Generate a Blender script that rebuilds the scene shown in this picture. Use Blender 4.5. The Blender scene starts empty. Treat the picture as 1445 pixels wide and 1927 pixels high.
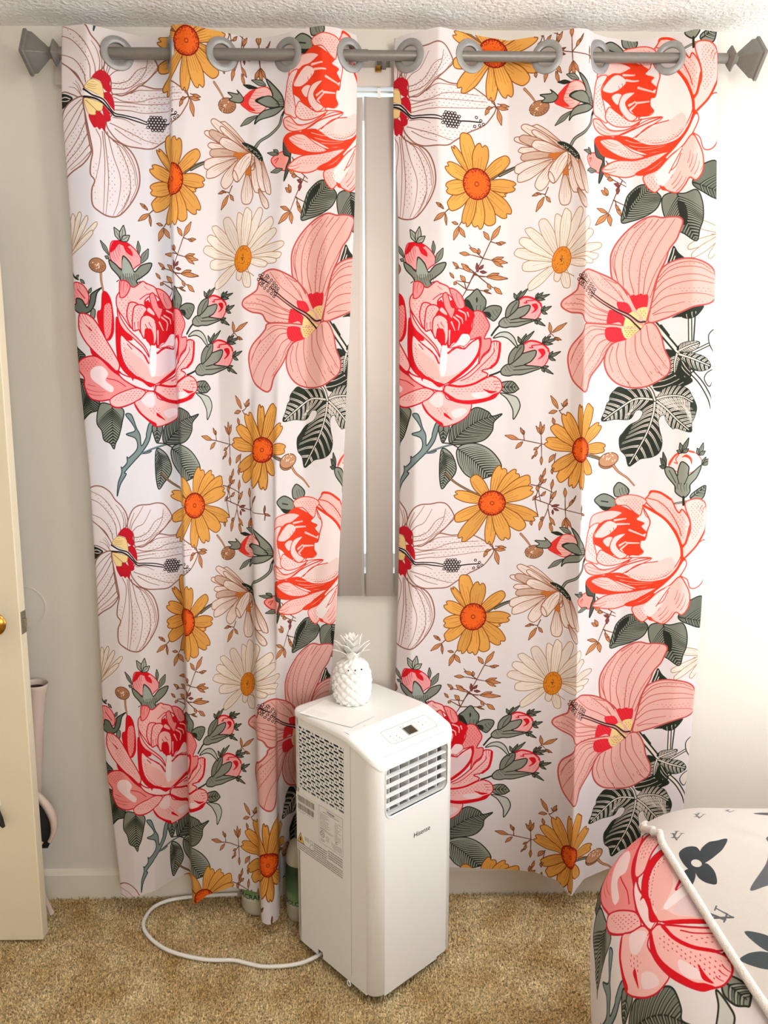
import bpy, bmesh, math, random
import numpy as np
from mathutils import Vector, Matrix, Euler
from mathutils.geometry import tessellate_polygon
# ------------------------------------------------------------------ camera, world, light, exposure
scene = bpy.context.scene
COL = scene.collection
cam_d = bpy.data.cameras.new('camera'); cam = bpy.data.objects.new('camera', cam_d); COL.objects.link(cam)
cam.location = (0.0, -2.152, 1.50)
cam.rotation_euler = (math.radians(90 - 8.531), 0, math.radians(-1.1))
cam_d.sensor_fit = 'VERTICAL'; cam_d.sensor_height = 36.0; cam_d.lens = 36.0 * 1447.0 / 1927.0
cam_d.clip_start = 0.02
scene.camera = cam
world = bpy.data.worlds.new('sky'); scene.world = world; world.use_nodes = True
bgn = world.node_tree.nodes['Background']; bgn.inputs[0].default_value = (0.66, 0.83, 1.0, 1); bgn.inputs[1].default_value = 3.4
def area(name, loc, rot, sx, sy, watts, col):
    d = bpy.data.lights.new(name, 'AREA'); d.shape = 'RECTANGLE'; d.size = sx; d.size_y = sy; d.energy = watts; d.color = col
    o = bpy.data.objects.new(name, d); COL.objects.link(o); o.location = loc; o.rotation_euler = rot; return o
# daylight entering through window_2 (right-hand wall); added fill from fill_window (wall behind the viewer) and an unseen point light
area('window_daylight', (1.96, -0.92, 1.38), (0, math.radians(90), 0), 1.5, 1.25, 20, (1.0, 0.95, 0.89))
area('front_fill_light', (0.95, -3.66, 1.50), (math.radians(90), 0, 0), 1.15, 1.2, 27, (1.0, 0.92, 0.81))  # added frontal fill from behind the viewer
lamp_d = bpy.data.lights.new('upper_fill_light', 'POINT'); lamp_d.energy = 14.5; lamp_d.shadow_soft_size = .10; lamp_d.color = (1.0, .94, .86)  # unseen fill light, added to brighten the ceiling and upper curtains
lamp = bpy.data.objects.new('upper_fill_light', lamp_d); COL.objects.link(lamp); lamp.location = (.35, -1.15, 2.20)
scene.view_settings.view_transform = 'Standard'; scene.view_settings.look = 'None'
scene.view_settings.gamma = 1.0; scene.view_settings.use_curve_mapping = False
scene.view_settings.exposure = 0.07
cy = scene.cycles; cy.max_bounces = 5; cy.diffuse_bounces = 3; cy.glossy_bounces = 2; cy.transmission_bounces = 3; cy.transparent_max_bounces = 6
cy.use_adaptive_sampling = True; cy.adaptive_threshold = .08; cy.adaptive_min_samples = 16; cy.sample_clamp_indirect = 6; cy.caustics_reflective = False; cy.caustics_refractive = False
# ------------------------------------------------------------------ helpers
def lin(c):
    return tuple((v / 255 / 12.92 if v / 255 <= .04045 else ((v / 255 + .055) / 1.055) ** 2.4) for v in c) + (1.0,)
def mat(name, rgb, rough=.5, metal=0., spec=.5, var=0., vscale=8., bump=0., bscale=60., transl=0., rgb2=None, detail=3., coat=0.):
    m = bpy.data.materials.new(name); m.use_nodes = True; nt = m.node_tree; N = nt.nodes; P = N['Principled BSDF']
    P.inputs['Roughness'].default_value = rough; P.inputs['Metallic'].default_value = metal
    P.inputs['Specular IOR Level'].default_value = spec; P.inputs['Base Color'].default_value = lin(rgb); P.inputs['Coat Weight'].default_value = coat
    tc = N.new('ShaderNodeTexCoord')
    if var > 0 or rgb2 is not None:
        n = N.new('ShaderNodeTexNoise'); n.inputs['Scale'].default_value = vscale; n.inputs['Detail'].default_value = detail
        nt.links.new(tc.outputs['Object'], n.inputs['Vector']); r = N.new('ShaderNodeValToRGB')
        a = lin(rgb); b = lin(rgb2) if rgb2 is not None else tuple(min(1, v * (1 + var)) for v in a[:3]) + (1,)
        if rgb2 is None: a = tuple(v * (1 - var) for v in a[:3]) + (1,)
        r.color_ramp.elements[0].position = .35; r.color_ramp.elements[1].position = .65
        r.color_ramp.elements[0].color = a; r.color_ramp.elements[1].color = b
        nt.links.new(n.outputs['Fac'], r.inputs['Fac']); nt.links.new(r.outputs['Color'], P.inputs['Base Color'])
    if bump > 0:
        n2 = N.new('ShaderNodeTexNoise'); n2.inputs['Scale'].default_value = bscale; n2.inputs['Detail'].default_value = 4
        nt.links.new(tc.outputs['Object'], n2.inputs['Vector']); b_ = N.new('ShaderNodeBump'); b_.inputs['Strength'].default_value = bump; b_.inputs['Distance'].default_value = .01
        nt.links.new(n2.outputs['Fac'], b_.inputs['Height']); nt.links.new(b_.outputs['Normal'], P.inputs['Normal'])
    if transl > 0:
        t = N.new('ShaderNodeBsdfTranslucent'); t.inputs['Color'].default_value = lin(rgb); mx = N.new('ShaderNodeMixShader'); mx.inputs[0].default_value = transl
        nt.links.new(P.outputs[0], mx.inputs[1]); nt.links.new(t.outputs[0], mx.inputs[2]); nt.links.new(mx.outputs[0], N['Material Output'].inputs['Surface'])
    return m
def painted(name, im, rough=.6, transl=0., spec=.3, bump=0., bscale=300., sheen=0.):
    """material whose colour is a print painted by this script into an in-memory image"""
    h, w, _ = im.shape
    img = bpy.data.images.new(name, w, h); px = np.ones((h, w, 4), np.float32); px[..., :3] = np.clip(im[::-1], 0, 1)
    img.pixels.foreach_set(px.ravel()); img.update(); img.pack()
    m = mat(name, (255, 255, 255), rough, 0, spec, bump=bump, bscale=bscale); nt = m.node_tree; N = nt.nodes; P = N['Principled BSDF']
    P.inputs['Sheen Weight'].default_value = sheen
    t = N.new('ShaderNodeTexImage'); t.image = img; t.interpolation = 'Linear'; uv = N.new('ShaderNodeUVMap'); uv.uv_map = 'UVMap'
    nt.links.new(uv.outputs[0], t.inputs[0]); nt.links.new(t.outputs[0], P.inputs['Base Color'])
    if transl > 0:
        tr = N.new('ShaderNodeBsdfTranslucent'); nt.links.new(t.outputs[0], tr.inputs['Color']); mx = N.new('ShaderNodeMixShader'); mx.inputs[0].default_value = transl
        nt.links.new(P.outputs[0], mx.inputs[1]); nt.links.new(tr.outputs[0], mx.inputs[2]); nt.links.new(mx.outputs[0], N['Material Output'].inputs['Surface'])
    return m
def obj(name, verts, faces, m=None, parent=None, smooth=False, uv=None, auto=None):
    me = bpy.data.meshes.new(name); me.from_pydata([tuple(map(float, v)) for v in verts], [], [tuple(map(int, f_)) for f_ in faces]); me.update()
    if uv is not None:
        l = me.uv_layers.new(name='UVMap'); vi = np.empty(len(me.loops), np.int32); me.loops.foreach_get('vertex_index', vi)
        l.data.foreach_set('uv', np.asarray(uv, np.float32)[vi].ravel())
    if smooth: me.polygons.foreach_set('use_smooth', np.ones(len(me.polygons), bool))
    o = bpy.data.objects.new(name, me); COL.objects.link(o)
    if m: me.materials.append(m)
    if parent: o.parent = parent
    if auto is not None:
        md = o.modifiers.new('bevel', 'BEVEL'); md.width = auto; md.segments = 3; md.limit_method = 'ANGLE'; md.angle_limit = math.radians(40)
        for p in me.polygons: p.use_smooth = True
        wn = o.modifiers.new('normals', 'WEIGHTED_NORMAL'); wn.keep_sharp = False
    return o
def empty(name, loc, rz=0.):
    o = bpy.data.objects.new(name, None); COL.objects.link(o); o.location = loc; o.rotation_euler = (0, 0, rz); o.empty_display_size = .05; return o
def tag(o, label, cat, group=None, kind=None):
    o['label'] = label
    if cat: o['category'] = cat
    if group: o['group'] = group
    if kind: o['kind'] = kind
    return o
def struct(o, label=None):
    o['kind'] = 'structure'
    if label: o['label'] = label
    return o
class MB:
    def __init__(s): s.v = []; s.f = []
    def add(s, V, F): n = len(s.v); s.v += [tuple(v) for v in V]; s.f += [tuple(i + n for i in f_) for f_ in F]; return s
    def box(s, a, b):
        (x0, y0, z0), (x1, y1, z1) = a, b
        return s.add([(x0, y0, z0), (x1, y0, z0), (x1, y1, z0), (x0, y1, z0), (x0, y0, z1), (x1, y0, z1), (x1, y1, z1), (x0, y1, z1)],
                     [(3, 2, 1, 0), (4, 5, 6, 7), (0, 1, 5, 4), (1, 2, 6, 5), (2, 3, 7, 6), (3, 0, 4, 7)])
    def lathe(s, prof, n=32, c=(0, 0), axis='z', ang=0., square=0.):
        """rings of radius r at height h about an axis; closes where r is 0"""
        rings = []
        for r, h in prof:
            ring = []
            for i in range(n):
                a = 2 * math.pi * i / n + ang; x, y = r * math.cos(a), r * math.sin(a)
                p = (c[0] + x, c[1] + y, h) if axis == 'z' else ((h, c[0] + x, c[1] + y) if axis == 'x' else (c[0] + x, h, c[1] + y))
                ring.append(p)
            rings.append(ring)
        V = [p for r in rings for p in r]; F = []
        for j in range(len(rings) - 1):
            for i in range(n):
                q = (i + 1) % n; F.append((j * n + i, j * n + q, (j + 1) * n + q, (j + 1) * n + i))
        F.append(tuple(range(n))[::-1]); F.append(tuple(range((len(rings) - 1) * n, len(rings) * n)))
        return s.add(V, F)
    def tube(s, P, r, n=10, cap=True):
        P = np.asarray(P, float); R = np.full(len(P), r) if np.isscalar(r) else np.asarray(r)
        T = np.gradient(P, axis=0); T /= np.linalg.norm(T, axis=1)[:, None] + 1e-12
        up = np.array([0, 0, 1.]) if abs(T[0][2]) < .9 else np.array([0, 1., 0]); V = []
        for i in range(len(P)):
            a = np.cross(T[i], up); a /= np.linalg.norm(a) + 1e-12; b = np.cross(a, T[i]); up = b
            for k in range(n):
                q = 2 * math.pi * k / n; V.append(P[i] + R[i] * (a * math.cos(q) + b * math.sin(q)))
        F = [(i * n + k, i * n + (k + 1) % n, (i + 1) * n + (k + 1) % n, (i + 1) * n + k) for i in range(len(P) - 1) for k in range(n)]
        if cap: F += [tuple(range(n))[::-1], tuple(range((len(P) - 1) * n, len(P) * n))]
        return s.add(V, F)
    def plate(s, outer, holes, to3, thick):
        """flat plate with holes: 2-D loops, mapped by to3(u, v, depth)"""
        loops = [outer] + holes; flat = [p for l in loops for p in l]
        tris = tessellate_polygon([[Vector((p[0], p[1], 0)) for p in l] for l in loops]); n = len(flat)
        V = [to3(p[0], p[1], 0) for p in flat] + [to3(p[0], p[1], thick) for p in flat]
        F = [tuple(t) for t in tris] + [tuple(i + n for i in reversed(t)) for t in tris]; k = 0
        for l in loops:
            for i in range(len(l)): F.append((k + i, k + (i + 1) % len(l), k + (i + 1) % len(l) + n, k + i + n))
            k += len(l)
        return s.add(V, F)
    def build(s, name, m, parent=None, smooth=False, auto=None):
        o = obj(name, s.v, s.f, m, parent, smooth, None, auto); bm = bmesh.new(); bm.from_mesh(o.data)
        bmesh.ops.recalc_face_normals(bm, faces=bm.faces); bm.to_mesh(o.data); bm.free()
        if smooth and auto is None:
            o.data.set_sharp_from_angle(angle=math.radians(42))
        return o
def rrect(x0, y0, x1, y1, r, n=6):
    P = []
    for cx, cy, a0 in ((x1 - r, y1 - r, 0), (x0 + r, y1 - r, 90), (x0 + r, y0 + r, 180), (x1 - r, y0 + r, 270)):
        for i in range(n + 1):
            a = math.radians(a0 + 90 * i / n); P.append((cx + r * math.cos(a), cy + r * math.sin(a)))
    return P
def text_mesh(name, txt, width, m, parent, to3, bold=0.):
    c = bpy.data.curves.new('tmp', 'FONT'); c.body = txt; c.size = 1; c.resolution_u = 3; c.offset = bold; t = bpy.data.objects.new('tmp', c); COL.objects.link(t)
    dg = bpy.context.evaluated_depsgraph_get(); me = bpy.data.meshes.new_from_object(t.evaluated_get(dg)); V = [v.co.copy() for v in me.vertices]; F = [tuple(p.vertices) for p in me.polygons]
    bpy.data.objects.remove(t); bpy.data.curves.remove(c); bpy.data.meshes.remove(me)
    x0 = min(v.x for v in V); x1 = max(v.x for v in V); k = width / (x1 - x0)
    return obj(name, [to3((v.x - x0) * k, v.y * k) for v in V], F, m, parent)
# ----------------------------------------------------------------------------
# FLAT PRINT: a small vector painter (numpy) that draws the fabric print
# ----------------------------------------------------------------------------
def srgb(c): return np.array(c, np.float32) / 255.0
class Canvas:
    def __init__(s, wmm, hmm, k, bg, wrap=True):
        s.k = k; s.w = int(round(wmm * k)); s.h = int(round(hmm * k)); s.wrap = wrap
        s.im = np.empty((s.h, s.w, 3), np.float32); s.im[:] = srgb(bg); s.clip = None
    def blend(s, x0, y0, m, col):
        h, w = m.shape
        if s.clip is not None:
            cx, cy, cm = s.clip
            full = np.zeros_like(m)
            ax, ay = max(x0, cx), max(y0, cy); bx, by = min(x0 + w, cx + cm.shape[1]), min(y0 + h, cy + cm.shape[0])
            if ax >= bx or ay >= by: return
            full[ay - y0:by - y0, ax - x0:bx - x0] = cm[ay - cy:by - cy, ax - cx:bx - cx]
            m = m * full
        if s.wrap:
            xi = np.arange(x0, x0 + w) % s.w; yi = np.arange(y0, y0 + h) % s.h
            sub = s.im[np.ix_(yi, xi)]
            s.im[np.ix_(yi, xi)] = sub + (srgb(col) - sub) * m[..., None]
        else:
            ax, ay, bx, by = max(x0, 0), max(y0, 0), min(x0 + w, s.w), min(y0 + h, s.h)
            if ax >= bx or ay >= by: return
            sub = s.im[ay:by, ax:bx]; mm = m[ay - y0:by - y0, ax - x0:bx - x0, None]
            s.im[ay:by, ax:bx] = sub + (srgb(col) - sub) * mm
    def mask(s, P):                       # anti-aliased even-odd polygon mask
        P = np.asarray(P) * s.k
        x0, y0 = np.floor(P.min(0)).astype(int) - 1; x1, y1 = np.ceil(P.max(0)).astype(int) + 1
        w, h = x1 - x0, y1 - y0; SS = 3
        ys = y0 + (np.arange(h * SS) + .5) / SS
        A = P; B = np.roll(P, -1, 0)
        ay, by = A[:, 1][None], B[:, 1][None]; Y = ys[:, None]
        hit = ((ay <= Y) & (by > Y)) | ((by <= Y) & (ay > Y))
        X = np.where(hit, A[:, 0] + (Y - ay) * (B[:, 0] - A[:, 0]) / np.where(by == ay, 1, by - ay), np.inf)
        X.sort(1); cov = np.zeros((h * SS, w), np.float32); g = np.arange(x0, x1)[None]
        for j in range(0, X.shape[1] - 1, 2):
            a, b = X[:, j:j + 1], X[:, j + 1:j + 2]
            r = np.isfinite(b[:, 0])
            if not r.any(): break
            cov[r] += np.clip(b[r] - g, 0, 1) - np.clip(a[r] - g, 0, 1)
        return x0, y0, cov.reshape(h, SS, w).mean(1)
    def fill(s, P, col): s.blend(*s.mask(P), col)
    def stroke(s, P, w0, col, w1=None):   # round tapered stroke, widths in mm
        P = np.asarray(P, float) * s.k
        if w1 is None: w1 = w0
        R = np.linspace(w0, w1, len(P)) * s.k / 2
        m_ = R.max() + 2
        x0, y0 = np.floor(P.min(0) - m_).astype(int); x1, y1 = np.ceil(P.max(0) + m_).astype(int)
        M = np.zeros((y1 - y0, x1 - x0), np.float32)
        for i in range(len(P) - 1):
            a, b = P[i], P[i + 1]; r = max(R[i], R[i + 1]) + 1.5
            ax, ay = np.floor(np.minimum(a, b) - r).astype(int); bx, by = np.ceil(np.maximum(a, b) + r).astype(int)
            gx = np.arange(ax, bx)[None] + .5; gy = np.arange(ay, by)[:, None] + .5
            d = b - a; L = d @ d + 1e-9
            t = np.clip(((gx - a[0]) * d[0] + (gy - a[1]) * d[1]) / L, 0, 1)
            dist = np.hypot(gx - a[0] - t * d[0], gy - a[1] - t * d[1])
            c = np.clip(R[i] + (R[i + 1] - R[i]) * t - dist + .5, 0, 1)
            sl = M[ay - y0:by - y0, ax - x0:bx - x0]; np.maximum(sl, c[:sl.shape[0], :sl.shape[1]], out=sl)
        s.blend(x0, y0, M, col)
    def ell(s, c, rx, ry, col, rot=0):
        a = np.linspace(0, 2 * np.pi, 22)[:-1]; ca, sa = math.cos(rot), math.sin(rot)
        x, y = rx * np.cos(a), ry * np.sin(a)
        s.fill(np.c_[c[0] + x * ca - y * sa, c[1] + x * sa + y * ca], col)
def spline(P, closed=False, n=6):
    P = np.asarray(P, float)
    if len(P) < 3: return np.array([P[0] + (P[-1] - P[0]) * t for t in np.linspace(0, 1, 5)])
    if closed: Q = np.vstack([P[-1:], P, P[:2]])
    else: Q = np.vstack([2 * P[0] - P[1], P, 2 * P[-1] - P[-2]])
    out = []; t = np.linspace(0, 1, n, endpoint=False)[:, None]
    for i in range(1, len(Q) - 2):
        a, b, c, d = Q[i - 1:i + 3]
        out.append(.5 * (2 * b + (c - a) * t + (2 * a - 5 * b + 4 * c - d) * t ** 2 + (3 * b - a - 3 * c + d) * t ** 3))
    if not closed: out.append(Q[-2:-1])
    return np.vstack(out)
def pp(txt):
    v = [float(q) for q in txt.replace(',', ' ').split()]
    return np.array(v).reshape(-1, 2)
# --- tracing tables: image pixel rows/columns -> fabric millimetres (U across, V down) -------------
R_ROWS = [60, 200, 400, 700, 950, 1150, 1300, 1570]
R_U = [80, 570, 597, 915]
R_X = np.array([[742, 1106, 1117, 1352], [738, 1104, 1115, 1350], [748, 1101, 1112, 1349], [750, 1095, 1107, 1342],
                [752, 1091, 1103, 1330], [747, 1084, 1096, 1321], [742, 1081, 1093, 1310], [735, 1072, 1084, 1283]], float)
L_ROWS = [60, 200, 400, 650, 900, 1150, 1400, 1650]
L_U = [0, 258, 288, 515, 535, 555, 598, 612, 748, 830]
L_X = np.array([[115, 319, 321, 470, 492, 505, 538, 547, 636, 674], [114, 319, 321, 470, 490, 503, 536, 546, 635, 672],
                [130, 320, 322, 460, 474, 486, 516, 526, 614, 668], [143, 328, 330, 456, 470, 483, 513, 524, 607, 657],
                [168, 340, 342, 460, 472, 475, 513, 516, 597, 646], [183, 345, 347, 465, 477, 479, 517, 519, 590, 634],
                [195, 350, 352, 470, 482, 484, 518, 521, 575, 612], [225, 359, 361, 478, 489, 491, 525, 527, 560, 590]], float)
PERIOD, WIDTH = 1143.0, 960.0
def _interp(x, xs, us):
    if x < xs[0]: return us[0] + (x - xs[0]) * 1.42
    if x > xs[-1]: return us[-1] + (x - xs[-1]) * 1.42
    return np.interp(x, xs, us)
def crop_map(panel, x0, y0, k):  # maps pixels of an enlarged image crop to fabric millimetres
    rows, us, tab = (R_ROWS, R_U, R_X) if panel == 'R' else (L_ROWS, L_U, L_X)
    def T(P):
        P = pp(P) if isinstance(P, str) else np.atleast_2d(np.asarray(P, float))
        out = []
        for a, b in P:
            x, y = x0 + a / k, y0 + b / k
            xs = [np.interp(y, rows, tab[:, j]) for j in range(len(us))]
            v = (y - 963.5) / 1447.0
            z = 1.5 - 2.062 * (.15 + v) / (1 - .15 * v)
            out.append((_interp(x, xs, us), (2.42 - z) * 1000))
        return np.array(out)
    T.k = k
    return T
def paint_print():
    cv = Canvas(WIDTH, PERIOD, 1.4, (232, 225, 225)); rng = random.Random(4)
    env = {'T': None}
    def use(*a): env['T'] = crop_map(*a)
    def S(P, closed=True, n=6): return spline(env['T'](P), closed, n)
    def mm(d): return d / env['T'].k * 1.42
    def pet(P, fill, oc=None, ow=2.6):
        Q = S(P)
        if fill is not None: cv.fill(Q, fill)
        if oc is not None: cv.stroke(np.vstack([Q, Q[:1]]), ow, oc)
        return Q
    def ln(P, w, col, w1=None): cv.stroke(S(P, False), w, col, w1)
    def lns(PS, w, col, w1=None):
        for P in PS.split('|'): ln(P, w, col, w1)
    def inside(P, fn):
        old = cv.clip; cv.clip = cv.mask(S(P)); fn(); cv.clip = old
    def dots(P, sp, col, ang=0., ln_=2.2, w=1.1):
        Q = S(P); old = cv.clip; cv.clip = cv.mask(Q); a, b = Q.min(0), Q.max(0)
        d = np.array([math.cos(ang), math.sin(ang)]); i = 0; y = a[1]
        while y < b[1]:
            x = a[0] + (sp * .5 if i % 2 else 0)
            while x < b[0]:
                c = np.array([x + rng.uniform(-.8, .8), y + rng.uniform(-.6, .6)]); cv.stroke([c - d * ln_ / 2, c + d * ln_ / 2], w, col); x += sp
            y += sp * .62; i += 1
        cv.clip = old
    def hat(P, ang, sp, w, col, frac=1.0, bend=.08, seed=1):
        Q = S(P); old = cv.clip; cv.clip = cv.mask(Q); r = random.Random(seed)
        c = Q.mean(0); d = np.array([math.cos(ang), math.sin(ang)]); n = np.array([-d[1], d[0]])
        u = (Q - c) @ d; v = (Q - c) @ n; t = v.min()
        while t < v.max():
            u0, u1 = u.min(), u.max()
            if frac < 1:
                m_ = u0 + (u1 - u0) * r.uniform(frac * .6, frac); u1 = m_
            A = [c + n * t + d * (u0 + (u1 - u0) * q) + n * math.sin(q * 3.1) * bend * (u1 - u0) for q in np.linspace(0, 1, 6)]
            cv.stroke(A, w, col, w * .45); t += sp * r.uniform(.8, 1.2)
        cv.clip = old
    # ---- colours of the inks
    BR = (158, 112, 98); WH = (238, 226, 225); RED = (208, 40, 58); YEL = (243, 216, 160); DK = (46, 34, 34)
    GR = (150, 152, 140); GD = (52, 56, 46); GL = (186, 187, 176)
    TW = (118, 74, 52); TL = (222, 158, 106); MV = (150, 88, 84)
    ORG = (233, 177, 98); ORO = (150, 88, 26)
    # ---- generators
    def leaf(b, t, w, fill=TL, oc=TW, ow=1.7, asym=.12):
        b, t = env['T']([b, t]); d = t - b; L = np.hypot(*d); d = d / L; n = np.array([-d[1], d[0]]); w = mm(w) / 2
        Q = spline([b, b + d * L * .3 + n * w * .8, b + d * L * .55 + n * w, t - d * L * .12 + n * w * .35, t,
                    t - d * L * .2 - n * w * .4, b + d * L * .5 - n * w * (1 - asym), b + d * L * .25 - n * w * .6], True, 4)
        cv.fill(Q, fill); cv.stroke(np.vstack([Q, Q[:1]]), ow, oc)
        cv.stroke([b + d * L * .15, b + d * L * .75], ow * .5, oc)
    def twig(stems, leaves, w=2.6):
        for s in stems.split('|'): ln(s, w, TW, w * .7)
        for L in leaves.split('|'):
            v = [float(q) for q in L.replace(',', ' ').split()]
            leaf((v[0], v[1]), (v[2], v[3]), v[4])
    def mauve(pts):
        for L in pts.split('|'):
            v = [float(q) for q in L.replace(',', ' ').split()]
            leaf((v[0], v[1]), (v[2], v[3]), v[4], MV, (120, 62, 62))
    def petal(b, t, w, fill, oc, ow, notch=0., veins=4, vcol=None, base=.3, seed=0):
        b, t = env['T']([b, t]); d = t - b; L = np.hypot(*d); d = d / L; n = np.array([-d[1], d[0]]); w = mm(w) / 2
        r = random.Random(seed + int(abs(t[0] * 7 + t[1] * 13)))
        A = [b - n * w * base, b + d * L * .35 - n * w * .72, b + d * L * .68 - n * w, t - d * L * .07 - n * w * .72, t - n * w * .28 + d * L * .01 * r.random()]
        if notch: A += [t - d * L * notch + n * w * .05]
        A += [t + n * w * .38 - d * L * r.uniform(.0, .04), t - d * L * .09 + n * w * .8, b + d * L * .66 + n * w * .98, b + d * L * .34 + n * w * .7, b + n * w * base]
        Q = spline(A, True, 5); cv.fill(Q, fill); cv.stroke(np.vstack([Q, Q[:1]]), ow, oc)
        for i in range(veins):
            q = (i + .5) / veins * 2 - 1; e = r.uniform(.45, .92)
            s0 = b + n * w * base * q; s1 = b + d * L * e * .55 + n * w * q * .62; s2 = b + d * L * e + n * w * q * .72
            cv.stroke(spline([s0, s1, s2], False, 4), ow * .5, vcol or oc, ow * .2)
    def daisy(c, tips, rx, ry, fill=ORG, oc=ORO, ow=2.2, cen='orange', rot=0., veins=4, notch=.07):
        cx = c
        T_ = [[float(q) for q in t.split()] for t in tips.split('|')]
        for i, (x, y, w) in enumerate(T_):
            g_ = rng.uniform(.95, 1.02); f = tuple(min(255, int(q * g_)) for q in fill)
            petal(cx, (x, y), w, f, oc, ow, notch if i % 3 != 1 else 0, veins, None, .35)
        c0 = env['T']([c])[0]; a, b = mm(rx), mm(ry)
        if cen == 'orange':
            cv.ell(c0, a + 1.2, b + 1.2, (140, 24, 18), rot); cv.ell(c0, a - 1.5, b - 1.5, (238, 118, 38), rot)
            for i in range(230):
                q = rng.uniform(0, 6.283); e = 1 - abs(rng.gauss(0, .2))
                if e < .12: continue
                p = c0 + np.array([math.cos(q) * a * e, math.sin(q) * b * e]); s_ = rng.uniform(.5, 1.5) * (1.2 if e > .75 else .7)
                cv.stroke([p, p + np.array([rng.uniform(-1.6, 1.6), rng.uniform(-1.6, 1.6)])], s_, (150, 22, 14))
            for i in range(34):
                q = i / 34 * 6.283 + rng.uniform(-.05, .05); p = c0 + np.array([math.cos(q) * a * .93, math.sin(q) * b * .93])
                cv.ell(p, 1.7, 1.7, (140, 20, 16)); cv.ell(p, .8, .8, (236, 110, 50))
            cv.ell(c0, a * .17, b * .17, (170, 60, 20), rot); cv.ell(c0, a * .1, b * .1, (240, 130, 50), rot)
        else:
            cv.ell(c0, a + 1, b + 1, (178, 92, 24), rot); cv.ell(c0, a - .8, b - .8, (226, 150, 48), rot)
            ca, sa = math.cos(rot), math.sin(rot)
            for i in range(60):
                q = rng.uniform(0, 6.283); e = rng.uniform(.72, .95); x, y = math.cos(q) * a * e, math.sin(q) * b * e
                p = c0 + np.array([x * ca - y * sa, x * sa + y * ca]); cv.stroke([p, c0 + (p - c0) * .86], .8, (184, 104, 30))
            for i in range(20):
                p = c0 + np.array([rng.gauss(0, a * .16), rng.gauss(0, b * .16)]); cv.stroke([p, p + np.array([rng.uniform(-1.6, 1.6), rng.uniform(-1.6, 1.6)])], 1.1, DK)
    def mush(c, rx, ry, rot, stem):
        ln(stem, 6.5, (140, 92, 62), 4.5); ln(stem, 3.6, (206, 158, 122), 2.4)
        c0 = env['T']([c])[0]; a, b = mm(rx), mm(ry)
        cv.ell(c0, a, b, (110, 72, 50), rot); cv.ell(c0, a - 1.8, b - 1.8, (186, 138, 104), rot)
        for i in range(9):
            p = c0 + np.array([rng.gauss(0, a * .35), rng.gauss(0, b * .35)]); cv.stroke([p, p + np.array([rng.uniform(-3, 3), rng.uniform(1, 4)])], 2.6, (240, 222, 206), 1.)
        for i in range(9):
            q = i / 8 * 3.1 + .1; p = c0 + np.array([math.cos(q) * a * .8, math.sin(q) * b * .8]); cv.stroke([p, c0 + (p - c0) * .6], 1., (110, 72, 50))
    def gleaf(P, rib=None, fill=GR, dark=GD, n=9, L=38, ow=2.8, hl=GL):
        Q = pet(P, fill); old = cv.clip; cv.clip = cv.mask(Q)
        if rib is not None:
            r = S(rib, False, 8); cv.stroke(r, 3.2, dark, 1.6)
            for i in range(1, len(r) - 1, max(1, len(r) // n)):
                d = r[min(i + 1, len(r) - 1)] - r[i - 1]; d = d / (np.hypot(*d) + 1e-6)
                for sg in (-1, 1):
                    nn = np.array([-d[1], d[0]]) * sg
                    for q, (ww, cc) in enumerate(((2.6, dark), (1.1, hl), (1.7, dark))):
                        o = d * (q * 3.2)
                        cv.stroke(spline([r[i] + o, r[i] + o + (nn * .7 + d * .55) * L * .5, r[i] + o + (nn + d * .95) * L * .9], False, 4), ww, cc, .5)
        cv.clip = old; cv.stroke(np.vstack([Q, Q[:1]]), ow, dark)
    def tuft(b, tips, w, fill=GR):
        for t in tips.split('|'):
            v = [float(q) for q in t.split()]; leaf(b, (v[0], v[1]), w, fill, GD, 2.2)
    # ================= side-view daisy cut by the selvedge (both edges of the cloth)
    use('L', 120, 420, 4.819)
    for t in '300 20|262 95|215 -40|150 -80|90 -70|40 -60|-60 -40|-110 20|-130 90'.split('|'):
        x, y = map(float, t.split()); petal((38, 320), (x, y), 46, (238, 226, 216), (172, 132, 98), 1.6, 0, 2)
    ln('40,320 46,390 62,440 100,500 130,520', 5, GD, 4)
    leaf((110, 505), (135, 480), 22, GR, GD); leaf((150, 520), (190, 560), 26, GR, GD)
    use('R', 1040, 390, 4.516)
    for t in '1210 130 70|1150 345 60|1180 420 56|1330 425 50'.split('|'):
        x, y, w = map(float, t.split()); petal((1470, 200), (x, y), w, (240, 228, 218), (176, 138, 100), 1.7, 0, 3)
    # ================= white hibiscus
    use('L', 100, 40, 4.817)
    pet('60,700 170,738 130,790 60,830', GD, GD, 1); ln('70,735 110,730 150,748', 2.4, WH); ln('70,760 110,765 140,760', 2, WH)
    A = '460,480 480,380 530,290 600,250 700,245 800,230 880,260 950,385 900,460 800,560 700,640 600,700 530,680 520,560'
    pet(A, WH, BR, 3)
    lns('525,590 600,580 690,530 760,430 850,380|530,640 650,620 740,560 830,440 860,300|540,690 650,660 740,580 860,500 945,390|500,540 560,480 640,440 720,300|490,520 520,440 590,340 640,260|480,500 500,420 540,330', 2, BR, 1.2)
    dots('540,600 700,500 860,330 920,400 760,560 600,650', 9, BR, -.7)
    B = '480,960 560,1085 660,1140 780,1148 900,1142 980,1090 1060,1010 1130,930 1190,850 1230,760 1200,700 1130,640 1060,580 930,585 800,562 720,630 620,690 530,700 545,850'
    pet(B, WH, BR, 3)
    lns('545,715 640,738 780,718 920,670 1100,655|550,758 700,742 850,735 1150,705|555,830 700,815 850,815 1180,760|540,900 650,905 740,945|515,955 700,1020 850,1075 950,1095|550,790 640,780 760,770|700,655 780,610 900,600 1060,600|560,1000 680,1070 800,1110', 2, BR, 1.1)
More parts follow.
